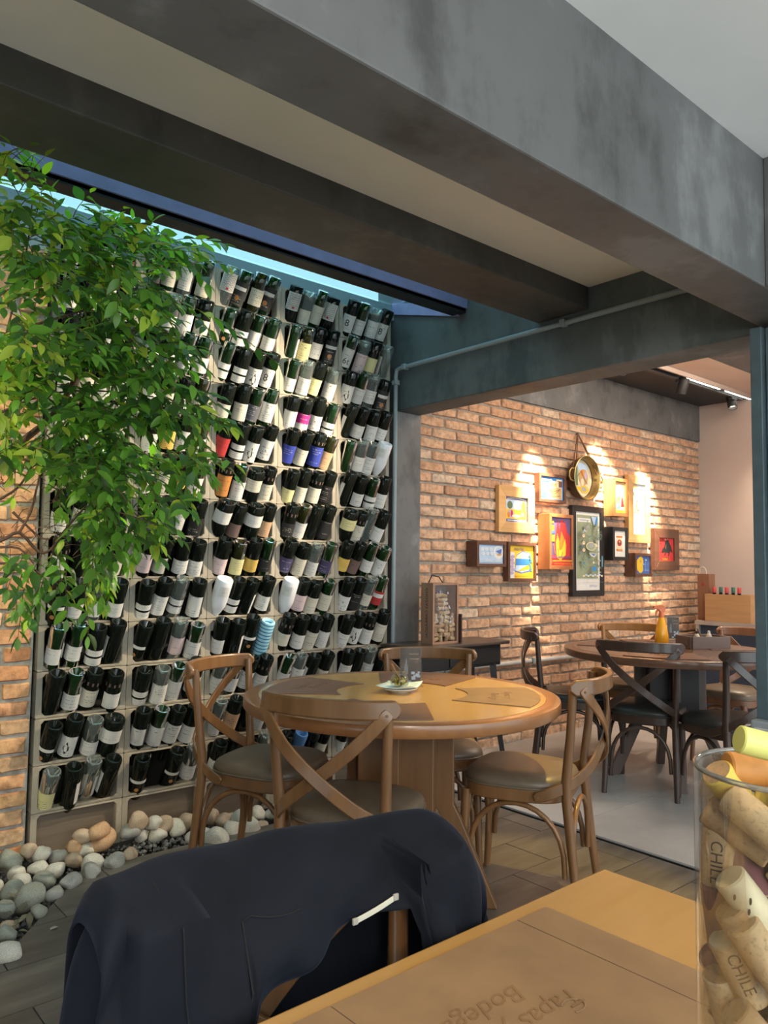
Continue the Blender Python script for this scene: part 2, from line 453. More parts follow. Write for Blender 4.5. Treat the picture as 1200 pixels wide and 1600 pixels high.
# --- brick walls: mortar body + one object per brick
def brick_mesh(seed, L=0.214, Hh=0.0595, D=0.035):
    r = random.Random(seed); a, b = L / 2, Hh / 2
    base = [(-a + .004, -b), (0, -b), (a - .004, -b), (a, -b + .006), (a, b - .006), (a - .004, b), (0, b), (-a + .004, b), (-a, b - .006), (-a, -b + .006)]
    n = len(base); vs = []
    jit = [(r.uniform(-.0035, .0035), r.uniform(-.003, .003)) for _ in base]
    for dep_, k in ((D, 1.0), (0.007, 1.0), (0.0, 0.93)):
        for (x, z), (jx, jz) in zip(base, jit):
            vs.append((x * (k if dep_ < .001 else 1) + jx, dep_ - (r.uniform(0, .003) if dep_ == 0 else 0), z * (0.84 if dep_ == 0 else 1) + jz))
    vs.append((r.uniform(-.04, .04), -r.uniform(.0, .004), r.uniform(-.008, .008)))
    c = len(vs) - 1; fs = []
    for l in range(2):
        for i in range(n):
            j = (i + 1) % n; fs.append((l * n + i, l * n + j, (l + 1) * n + j, (l + 1) * n + i))
    for i in range(n): fs.append((2 * n + i, 2 * n + (i + 1) % n, c))
    return vs, fs
BRV = [brick_mesh(s) for s in range(7)]
HFV = [brick_mesh(50 + s, 0.098) for s in range(3)]
PITCHX, PITCHZ = 0.2305, 0.0748
def brick_wall(name, x0, x1, y, z0, z1, mat, mortar, score, limit=300, thick=0.2):
    w = struct(name, MB().bb(x0, x1, y + 0.011, y + thick, z0, z1), mortar)
    meshes = [MB().add(*b).mesh('brick', mat, 50) for b in BRV]; halves = [MB().add(*b).mesh('brick', mat, 50) for b in HFV]
    spots = []; row = 0; z = z0 + 0.008 + 0.03
    while z + 0.03 < z1 + 0.01:
        x = x0 + (0.0 if row % 2 == 0 else -0.1155)
        while x < x1 - 0.02:
            a, b = max(x, x0), min(x + PITCHX, x1)
            if b - a > 0.06: spots.append((a, b, z + rnd.uniform(-.002, .002)))
            x += PITCHX
        z += PITCHZ; row += 1
    spots.sort(key=lambda s: -score((s[0] + s[1]) / 2, s[2]))
    rest = MB()
    for i, (a, b, zc) in enumerate(spots):
        full = b - a > 0.15; wd = (b - a - 0.014)
        sx = wd / (0.214 if full else 0.098); px_ = (a + b) / 2; yo = rnd.uniform(-.004, .003); rt = rnd.uniform(-.012, .012)
        if i < limit:
            o = obj('brick', (meshes if full else halves)[rnd.randrange(7 if full else 3)], w, loc=(px_, y + yo, zc))
            o.scale = (sx, 1, 1); o.rotation_euler = (0, rt, 0)
        else:
            vs, fs = (BRV[rnd.randrange(7)] if full else HFV[rnd.randrange(3)])
            rest.add([(p[0] * sx + px_, p[1] + y + yo, p[2] + zc) for p in vs], fs)
    if rest.v:
        o = rest.build('brickwork', mat, w, 50); o['kind'] = 'stuff'
    return w
def sc_back(x, z):
    vis = 1.0
    if z > 2.42 - (x - 3.4) * 0.0 and x < 4.0: vis *= 0.6
    for X0, X1, Z0, Z1 in FRAMES_BOX:
        if X0 + .08 < x < X1 - .08 and Z0 + .02 < z < Z1 - .02: vis = 0.0
    if z < 0.75 and x > 4.6: vis = 0.0
    if x > 6.4 and z < 0.85: vis = 0.0
    if x < 3.55 and z < 1.1: vis *= 0.3
    return vis / (x * x + BW * BW) * (1.0 if x > 3.3 else 0.1)
FR = dict(pine=(4.123, 4.523, 1.498, 1.832), blue=(3.828, 4.127, 1.252, 1.425), mar=(4.208, 4.523, 1.151, 1.428), cards=(4.558, 4.887, 1.739, 1.957),
          fire=(4.601, 4.894, 1.238, 1.651), ort=(4.988, 5.415, 1.028, 1.741), saint=(5.458, 5.665, 1.675, 1.988), tall=(5.771, 6.111, 1.47, 2.045),
          small=(5.454, 5.681, 1.315, 1.587), lemon=(5.767, 6.031, 1.183, 1.38), bull=(6.17, 6.59, 1.239, 1.606))
FRAMES_BOX = [v for v in FR.values()]
brick_wall('wall_back', 3.27, 7.08, BW, 0.0, 2.475, M_BRICK, M_MORTAR, sc_back)
struct('wall_back', MB().bb(3.27, 7.08, BW - 0.008, BW + 0.2, 2.475, 2.96), MC_PIL)
def sc_left(x, z): return (1.0 if z < 1.9 else 0.4) / ((x - 0) ** 2 + 9) * (1 if x > 0.3 else 0.3)
struct('wall_back', MB().bb(-3, 3.07, DY + 0.02, DY + 0.34, -0.12, -0.012), MC_DARK)  # filler added below the walls to block leaking sky light
brick_wall('wall_back', -0.6, 1.0213, DY + 0.005, 0.0, 2.62, M_BRICKL, M_MORTARL, sc_left, 240, 0.34)
struct('wall_back', MB().bb(-3.0, -0.6, DY + 0.01, DY + 0.3, 0.0, 2.85), MC_DARK)
struct('wall_back', MB().bb(-0.6, 1.03, DY + 0.008, DY + 0.3, 2.62, 2.85), M_TEALW)
struct('wall_back', MB().bb(1.03, XB, DY + 0.04, DY + 0.36, 2.765, 2.856), M_TEALW)
struct('wall_back', MB().bb(0.8, XB + 0.2, DY + 0.346, DY + 0.5, 0.0, 2.80), MC_DARK)
# skylight: glazing, steel bar and curb
M_SKYGL = thin_glass('skylight_glass', (0.50, 0.86, 0.94), 0.6)
struct('trim_1', MB().bb(-3, XB, 2.905, 2.93, 2.675, 2.84).bb(-3, XB, 2.905, 2.99, 2.665, 2.69), [M_STEELBLK])
struct('trim_2', MB().bb(-3, XB, 2.893, 2.905, 2.69, 2.84), M_STEELBLUE)
sk = struct('window_1', MB().add([(-3, 2.94, 2.803), (XB, 2.94, 2.803), (XB, DY + 0.42, 2.90), (-3, DY + 0.42, 2.90)], [(0, 1, 2, 3)]), M_SKYGL)
MB().add([(-3, 2.40, 2.83), (XB, 2.40, 2.83), (XB, 2.91, 2.83), (-3, 2.91, 2.83)], [(0, 1, 2, 3)]).build('pane', M_SKYGL, sk)
fl = MB(); fl.add([(XB - .02, DY + .04, 2.80), (XB - .02, 2.95, 2.655), (XB + .004, 2.95, 2.655), (XB + .004, DY + .04, 2.80), (XB - .02, DY + .04, 2.87), (XB - .02, 2.95, 2.73), (XB + .004, 2.95, 2.73), (XB + .004, DY + .04, 2.87)],
       [(3, 2, 1, 0), (4, 5, 6, 7), (0, 1, 5, 4), (1, 2, 6, 5), (2, 3, 7, 6), (3, 0, 4, 7)])
struct('trim_3', fl, M_STEELBLUE)

# --- floors
M_TILE = None
def tile_mat():
    m, nt, b = new_mat('slate_look_tile')
    info = N(nt, 'ShaderNodeObjectInfo'); geo = N(nt, 'ShaderNodeNewGeometry')
    mp = N(nt, 'ShaderNodeMapping'); mp.inputs['Scale'].default_value = (1.2, 6, 1); nt.links.new(geo.outputs['Position'], mp.inputs[0])
    f = noise(nt, mp.outputs[0], 2.2, 6, 0.6)
    c = ramp(nt, f, [(0.3, (0.082, 0.071, 0.060)), (0.52, (0.128, 0.110, 0.092)), (0.72, (0.185, 0.162, 0.135))])
    br = N(nt, 'ShaderNodeMapRange'); br.inputs[3].default_value = 0.82; br.inputs[4].default_value = 1.18; nt.links.new(info.outputs['Random'], br.inputs[0])
    hs = N(nt, 'ShaderNodeHueSaturation'); nt.links.new(br.outputs[0], hs.inputs['Value']); nt.links.new(c, hs.inputs['Color'])
    nt.links.new(hs.outputs[0], b.inputs['Base Color']); b.inputs['Roughness'].default_value = 0.38
    bump(nt, b, noise(nt, mp.outputs[0], 14, 5), 0.12, 0.004)
    return m
M_TILE = tile_mat()
M_GROUT = plain('dark_grout', (0.045, 0.042, 0.04), 0.9)
EDGE_Y = 3.235      # tile edge along the gravel bed
def clip(poly, nx, ny, d):       # keep nx*x+ny*y<=d
    out = []
    for i in range(len(poly)):
        p, q = poly[i], poly[(i + 1) % len(poly)]
        a, b = nx * p[0] + ny * p[1] - d, nx * q[0] + ny * q[1] - d
        if a <= 0: out.append(p)
        if (a < 0) != (b < 0) and a != b:
            t = a / (a - b); out.append((p[0] + (q[0] - p[0]) * t, p[1] + (q[1] - p[1]) * t))
    return out
# diagonal edge of the bed from (1.18,3.235) to (0.72,2.667) and on
DN = Vector((-(3.235 - 2.667), (1.18 - 0.72))).normalized()
DD = DN.x * 1.18 + DN.y * 3.235
def floor_clip(poly):
    p = clip(poly, 0, 1, EDGE_Y)
    return clip(p, DN.x, DN.y, DD) if p else p
base = clip(clip([(-3, -3), (3.15, -3), (3.15, EDGE_Y), (-3, EDGE_Y)], 0, 1, EDGE_Y - .004), DN.x, DN.y, DD - .004)
flo = struct('floor', MB().prism(base, -0.06, -0.005), M_GROUT)
yy = 2.105 - 0.25 * 13; row = 1
while yy < EDGE_Y:
    xx = 2.52 - 0.51 * 11 + (0.0 if row % 2 else 0.2505)
    while xx < 3.15:
        g = 0.002
        poly = [(xx + g, yy + g), (min(xx + .51, 3.15) - g, yy + g), (min(xx + .51, 3.15) - g, yy + .25 - g), (xx + g, yy + .25 - g)]
        if min(xx + .51, 3.15) - xx > 0.03:
            poly = floor_clip(poly)
            if len(poly) > 2 and yy > -0.9 and xx > -2.2:
                MB().prism(poly, -0.006, rnd.uniform(-.0006, .0008)).build('tile', M_TILE, flo)
        xx += .51
    yy += .25; row += 1
M_SLAB = concrete('polished_screed', (0.40, 0.38, 0.37), (0.60, 0.58, 0.56), 0.32, 1.2)
f2 = struct('floor', MB().bb(3.155, 7.08, -3, BW, -0.06, 0.004), M_STEELBLK)
for y0, y1 in ((-3, 0.9), (0.903, 2.30), (2.303, BW)):
    for x0, x1 in ((3.163, 5.1), (5.103, 7.08)):
        MB().bb(x0, x1, y0, y1, 0.0, 0.012).build('slab', M_SLAB, f2)
# soil under the gravel
struct('ground', MB().bb(-3, 3.07, 1.2, DY + 0.35, -0.12, -0.062), plain('dark_soil', (0.03, 0.028, 0.025), 0.95))

# --- conduits
M_CONDUIT = plain('grey_conduit', (0.24, 0.29, 0.31), 0.4, var=0.05)
cp = tag(MB().tube([(3.035, DY - .02, 0.0), (3.035, DY - .02, 2.40), (3.037, DY - .024, 2.435), (3.045, DY - .05, 2.445), (3.045, 2.9, 2.445), (3.045, 1.31, 2.445)], 0.0135, 10).build('conduit', M_CONDUIT, None, 50),
         'grey conduit running up the pillar edge and along the cross beam', 'pipe')
for p, ax in (((3.035, DY - .02, 2.36), 'z'), ((3.045, DY - .09, 2.445), 'y'), ((3.045, 2.23, 2.445), 'y')):
    MB().box(p, (0.036, 0.036, 0.03) if ax == 'z' else (0.036, 0.03, 0.036)).build('clip', M_CONDUIT, cp, bevel=0.004)
wp = tag(MB().tube([(3.27, BW - .03, 0.578), (5.0, BW - .03, 0.572), (6.4, BW - .03, 0.568)], 0.0165, 10).build('conduit', plain('pale_conduit', (0.48, 0.47, 0.45), 0.5), None, 50),
         'pale horizontal conduit low along the brick picture wall', 'pipe')
for x in (3.6, 4.5, 5.4, 6.2): MB().box((x, BW - .03, 0.575), (0.03, 0.05, 0.04)).build('clip', M_CONDUIT, wp, bevel=0.004)

# --- sliding door post
M_POST = plain('blue_grey_aluminium', (0.13, 0.19, 0.225), 0.4, 0.3, var=0.15)
dp = thing('door_post', 'blue-grey aluminium sliding door post with tracks beneath the cross beam', 'post', (3.03, 1.235, 0))
MB().bb(-.05, .10, .03, .075, .0, 2.195).build('jamb', M_POST, dp, bevel=0.004)
MB().bb(-.02, .08, -.02, .028, .0, 2.195).build('track', plain('track_metal', (0.24, 0.31, 0.34), 0.35, 0.4), dp, bevel=0.003)
MB().bb(-.06, .10, -.16, -.022, .0, 2.195).build('panel_stile', M_POST, dp, bevel=0.006)
ob = thing('outlet_box', 'grey surface outlet box with two sockets on the door post', 'socket', (2.968, 1.285, 0.62))
MB().box((-.02, -.02, 0), (0.05, 0.09, 0.17)).build('box', plain('grey_plastic', (0.34, 0.37, 0.39), 0.5), ob, bevel=0.008)
for dz in (-.035, .035):
    s_ = MB().box((-.047, -.02, dz), (0.006, 0.06, 0.05)).build('socket', plain('white_plastic', (0.62, 0.62, 0.60), 0.4), ob, bevel=0.006)
    mb = MB()
    for dy in (-.014, 0, .014): mb.tube([(-.049, -.02 + dy, dz), (-.0512, -.02 + dy, dz)], 0.004, 8)
    mb.build('hole', M_STEELBLK, s_)
mb = MB()
for k in range(3):
    mb.tube([(2.945 + .012 * math.cos(a) - .01 * k, 1.30 + .05 * math.cos(a), 0.46 + .055 * math.sin(a) - .01 * k) for a in np.linspace(0.3 * k, 2 * pi + .3 * k, 20)], 0.004, 6)
mb.tube([(2.945, 1.30, 0.51), (2.943, 1.28, 0.53), (2.945, 1.27, 0.56)], 0.004, 6)
tag(mb.build('cable_coil', plain('blue_cable', (0.03, 0.16, 0.55), 0.4), None, 40), 'blue cable coiled beneath the outlet box on the post', 'cable')
# ------------------------------------------------------------------ bottle rack
RX0, RW, RP, RZ0 = 1.0365, 0.3946, 0.198, 0.189
M_BLOCK = concrete('cast_block_concrete', (0.22, 0.19, 0.145), (0.43, 0.38, 0.305), 0.8, 5.0)
M_BOARD = wood('back_board_wood', (0.17, 0.13, 0.095), (0.10, 0.075, 0.055), 0.8)
M_HOLLOW = plain('cavity_shade', (0.020, 0.019, 0.016), 0.95)  # near-black colour stands in for the shade deep inside the cells
rack = thing('bottle_rack', 'concrete block wine rack of five columns covering the wall beside the pillar', 'rack', (RX0, DY, 0))
def block_mesh(seed):
    r = random.Random(seed)
    a, b = RW / 2 - 0.0012, RP / 2 - 0.0012
    def loop(a, b, c, j=0.0):
        pts = []
        for sx, sy in ((-1, -1), (1, -1), (1, 1), (-1, 1)):
            for k in ((0, 1), (1, 0)) if sx * sy > 0 else ((1, 0), (0, 1)):
                pts.append((sx * (a - c * k[0]) + r.uniform(-j, j), sy * (b - c * k[1]) + r.uniform(-j, j)))
        return pts
    o = loop(a, b, 0.003); i = loop(a - 0.0235, b - 0.0085, 0.013, .0008); i2 = loop(a - 0.0265, b - 0.0105, 0.013, .0008)
    n = 8; vs = [(x, 0.002, z) for x, z in o] + [(x, 0.0, z) for x, z in i] + [(x, 0.004, z) for x, z in i2] + [(x, 0.055, z) for x, z in i2] + [(x, 0.055, z) for x, z in o]
    fs = []
    for l in range(4):
        for k in range(n):
            q = (k + 1) % n; fs.append((l * n + k, l * n + q, (l + 1) * n + q, (l + 1) * n + k))
    for k in range(n):
        q = (k + 1) % n; fs.append((4 * n + k, 4 * n + q, q, k))
    return MB().add(vs, fs).mesh('rack_block', M_BLOCK)
BLK = [block_mesh(s) for s in range(5)]
for c in range(5):
    for r_ in range(-1, 13):
        o = obj('rack_block', BLK[rnd.randrange(5)], rack, loc=((c + .5) * RW, rnd.uniform(0, .003), RZ0 + (r_ + .5) * RP))
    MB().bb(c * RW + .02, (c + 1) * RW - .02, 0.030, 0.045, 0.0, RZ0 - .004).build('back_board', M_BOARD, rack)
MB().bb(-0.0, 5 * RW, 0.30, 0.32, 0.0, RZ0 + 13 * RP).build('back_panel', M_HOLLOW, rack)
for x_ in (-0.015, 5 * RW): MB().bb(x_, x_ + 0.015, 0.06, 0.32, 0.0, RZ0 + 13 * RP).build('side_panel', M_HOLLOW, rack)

# bottles ---------------------------------------------------------------
def dark_glass(name, col, spec=0.5, rough=0.06):
    m, nt, b = new_mat(name)
    b.inputs['Base Color'].default_value = (*col, 1); b.inputs['Roughness'].default_value = rough
    b.inputs['IOR'].default_value = 1.45; b.inputs['Specular IOR Level'].default_value = 0.35
    MATS[name] = m; return m
G_DARK = dark_glass('black_green_glass', (0.006, 0.008, 0.006))
G_GREEN = thin_glass('green_glass', (0.10, 0.30, 0.10), 1.0, 0.04, 0.30, (0.02, 0.07, 0.02))
G_OLIVE = thin_glass('olive_glass', (0.24, 0.24, 0.07), 1.0, 0.04, 0.35, (0.05, 0.055, 0.015))
G_CLEAR = thin_glass('clear_glass', (0.86, 0.91, 0.88), 0.55, 0.04, 0.12, (0.5, 0.56, 0.54))
G_WHITE = plain('white_ceramic', (0.78, 0.78, 0.80), 0.15, var=0.03)
G_BLUE = dark_glass('pale_blue_glass', (0.10, 0.22, 0.45))
def stripes():
    m, nt, b = new_mat('blue_striped_sleeve')
    tc = N(nt, 'ShaderNodeTexCoord'); sp = N(nt, 'ShaderNodeSeparateXYZ'); nt.links.new(tc.outputs['Object'], sp.inputs[0])
    a = N(nt, 'ShaderNodeMath', operation='MULTIPLY'); a.inputs[1].default_value = 330.0; nt.links.new(sp.outputs[2], a.inputs[0])
    s_ = N(nt, 'ShaderNodeMath', operation='SINE'); nt.links.new(a.outputs[0], s_.inputs[0])
    nt.links.new(ramp(nt, s_.outputs[0], [(0.0, (0.40, 0.68, 0.80)), (0.5, (0.42, 0.70, 0.82)), (0.56, (0.03, 0.20, 0.38)), (1.0, (0.03, 0.20, 0.38))]), b.inputs['Base Color'])
    b.inputs['Roughness'].default_value = 0.3
    return m
G_STRIPE = stripes()
# profile from the base (z=0, punt) to the mouth (z=-L): base is at the top when racked
def bottle_mesh(name, mat, R=0.0372, body=0.195, L=0.298, neck=0.0145, slim=False):
    p = [(0.0, -0.030), (0.010, -0.028), (0.019, -0.014), (R * 0.74, -0.001), (R * 0.83, 0.0), (R * 0.93, -0.0015), (R, -0.007), (R, -0.06), (R, -body)]
    if slim:
        p += [(R * .93, -body - .025), (R * .72, -body - .055), (neck * 1.15, -body - .085)]
    else:
        p += [(R * .96, -body - .010), (R * .82, -body - .024), (R * .55, -body - .038), (neck * 1.1, -body - .050)]
    p += [(neck, -L + .03), (neck * 1.12, -L + .02), (neck * 1.12, -L), (0.0, -L)]
    return MB().lathe(p, 20).mesh(name, mat, 40)
BSPEC = {'d': (G_DARK, 'dark green'), 'g': (G_GREEN, 'green'), 'b': (G_OLIVE, 'olive'), 'c': (G_CLEAR, 'clear glass'), 'w': (G_WHITE, 'glossy white'), 's': (G_STRIPE, 'blue striped'), 'u': (G_BLUE, 'blue'), 'k': (G_DARK, 'short dark')}
BMESH = {}
for k_, (m_, _) in BSPEC.items():
    BMESH[k_] = [bottle_mesh('bottle', m_), bottle_mesh('bottle', m_, R=0.0352, body=0.20, slim=True)]
BMESH['k'] = [bottle_mesh('bottle', G_DARK, R=0.0455, body=0.165, L=0.27)] * 2
BMESH['w'] = [bottle_mesh('bottle', G_WHITE, R=0.043, body=0.12, L=0.29, slim=True)] * 2
LW = (0.66, 0.64, 0.60); INK = (0.06, 0.055, 0.05)
LSPEC = {'W': ('white', label_mat('white_label', LW, INK)), 'C': ('cream', label_mat('cream_label', (0.62, 0.57, 0.46), INK)),
         'Y': ('pale yellow', label_mat('yellow_label', (0.66, 0.60, 0.30), INK)), 'O': ('orange', label_mat('orange_label', (0.50, 0.20, 0.05), (0.05, 0.02, 0.01))),
         'A': ('golden', label_mat('gold_label', (0.66, 0.44, 0.10), (0.25, 0.06, 0.02))), 'B': ('royal blue', label_mat('blue_label', (0.03, 0.05, 0.32), (0.55, 0.55, 0.6))),
         'K': ('black', label_mat('black_label', (0.018, 0.017, 0.018), (0.55, 0.50, 0.42))), 'R': ('red and black', label_mat('red_label', (0.42, 0.03, 0.03), (0.02, 0.01, 0.01), 1.2)),
         'P': ('pinkish', label_mat('pink_label', (0.62, 0.48, 0.48), INK)), 'G': ('slate grey', label_mat('grey_label', (0.10, 0.10, 0.12), (0.6, 0.6, 0.6))),
         'T': ('brown', label_mat('brown_label', (0.16, 0.10, 0.085), (0.02, 0.015, 0.01))), 'V': ('violet', label_mat('violet_label', (0.05, 0.04, 0.10), (0.5, 0.45, 0.5))),
         'M': ('white and magenta', label_mat('magenta_label', (0.45, 0.02, 0.20), LW)), 'E': ('kraft', label_mat('kraft_label', (0.55, 0.34, 0.20), INK))}
WHITEM = LSPEC['W'][1]
def arc_label(R, z0, z1, half, u_flip=True, shape=None, n=10):
    vs = []; fs = []; uvs = []
    for i in range(n + 1):
        t = -half + 2 * half * i / n
        a, b = z0, z1
        if shape: a, b = shape((t / half + 1) / 2, z0, z1)
        for z in (a, b): vs.append((R * math.sin(t), -R * math.cos(t), z))
    for i in range(n):
        fs.append((2 * i, 2 * i + 2, 2 * i + 3, 2 * i + 1))
        u0, u1 = i / n, (i + 1) / n
        uvs.append(((u0, 0), (u1, 0), (u1, 1), (u0, 1)))
    return vs, fs, uvs
LCACHE = {}
def label_mesh(code, R, z0, z1, half, shape=None, key=None):
    k = (code, round(R, 4), z0, z1, half, key)
    if k not in LCACHE:
        mb = MB(); v, f, u = arc_label(R, z0, z1, half, shape=shape); mb.add(v, f, 0, u)
        LCACHE[k] = mb.mesh('label', LSPEC[code][1], 60)
    return LCACHE[k]
def emblem_mesh(R, zc, rad, mat, name):
    k = (name, R, zc)
    if k not in LCACHE:
        vs = [(R * math.sin(0), -R, zc)]
        for i in range(16):
            t = 2 * pi * i / 16; a = rad * math.cos(t) / R
            vs.append((R * math.sin(a), -R * math.cos(a), zc + rad * math.sin(t)))
        LCACHE[k] = MB().add(vs, [(0, 1 + i, 1 + (i + 1) % 16) for i in range(16)]).mesh('emblem', mat, 60)
    return LCACHE[k]
M_COPPER = plain('copper_print', (0.45, 0.20, 0.07), 0.4); M_INKB = plain('black_print', (0.02, 0.02, 0.02), 0.6)
M_WPRINT = plain('white_print', (0.62, 0.60, 0.57), 0.6)
M_REDP = plain('red_print', (0.45, 0.03, 0.04), 0.6)
# each cell: four bottle codes, glass letter + label letter (or digit for special layouts); '--' empty; rows from the bottom
# digits: 1 two bands, 2 thin band, 3 sliver on the side, 4 black body print with white strip and copper dot, 5 diamond logo, 6 zigzag, 7 label with big "8", 8 bird, 9 "6t"
CELLS = {
 0: ['cY d3 c3 d3', 'd2 d8 cW kW', 'dN gW dC dW', 'gW gW d1 d3', 'd2 dW cW dW', 'dW dN gW dC', 'dW gW dW d1', 'dC dW gW dN', 'dW dW cW gC', 'gW dC dW dW', 'dW dW gW dC', 'gW dC cW dW', 'dW d3 gW dR'],
 1: ['d2 -- d2 cW', 'dW gW dW dW', 'd1 cW gW dW', 'd2 dN cP gW', 'd1 dW c1 dW', 'dP dC dW dW', 'dV dK dW dK', 'gW dC dA gW', 'dW dA dW bW', 'dW gC dW bC', 'dW dW gW gW', 'dW cW gW dC', 'dK gC cW gC'],
 2: ['dW d2 dW cN', 'cW dE d3 dW', 'cW gW dW dW', 'dW d3 d2 sN', 'wW d1 d3 dW', 'dP bY dA gK', 'kW dT kW dE', 'dO gW kC dC', 'dR d1 d8 d5', 'dC dC gG gW', 'g1 d1 d8 d7', 'g2 d1 gW gW', 'c6 g4 bC g4'],
 3: ['dN u1 dM dC', 'gW cW d3 dC', 'gW cW d3 dC', 'dC dW dC dW', 'wW dP dC gC', 'dV dC cW gV', 'dK bW dN dK', 'dY dC dC dK', 'dB dC dB bE', 'dW dM d5 g1', 'gW cW dY cW', 'g3 bY dW d4', 'd6 cC gC d6'],
 4: ['dW gW dN cW', 'cW gW dW dN', 'dW dN cW dN', 'dW d8 dW dC', 'd5 dK cC gR', 'dA dT gW gW', 'kY dC c3 dW', 'd3 dW g1 dW', 'gN cW cW wW', 'd3 dW dW dW', 'd8 gW cW d4', 'g9 cP dY c3', 'd7 gW cW d7'],
}
COLN = ['leftmost', 'second', 'middle', 'fourth', 'rightmost']
ROWN = ['bottom'] + [ORD[k] + '-up' for k in range(1, 12)] + ['top']
def add_text_on(b, s, R, zc, size, mat, rot=pi):
    vs, fs = fine_text(s, size)
    out = []
    for v in vs:
        x, z = v.x * math.cos(rot) - v.y * math.sin(rot), v.x * math.sin(rot) + v.y * math.cos(rot)
        out.append((R * math.sin(x / R), -R * math.cos(x / R), zc + z))
    MB().add(out, fs).build('print', mat, b)
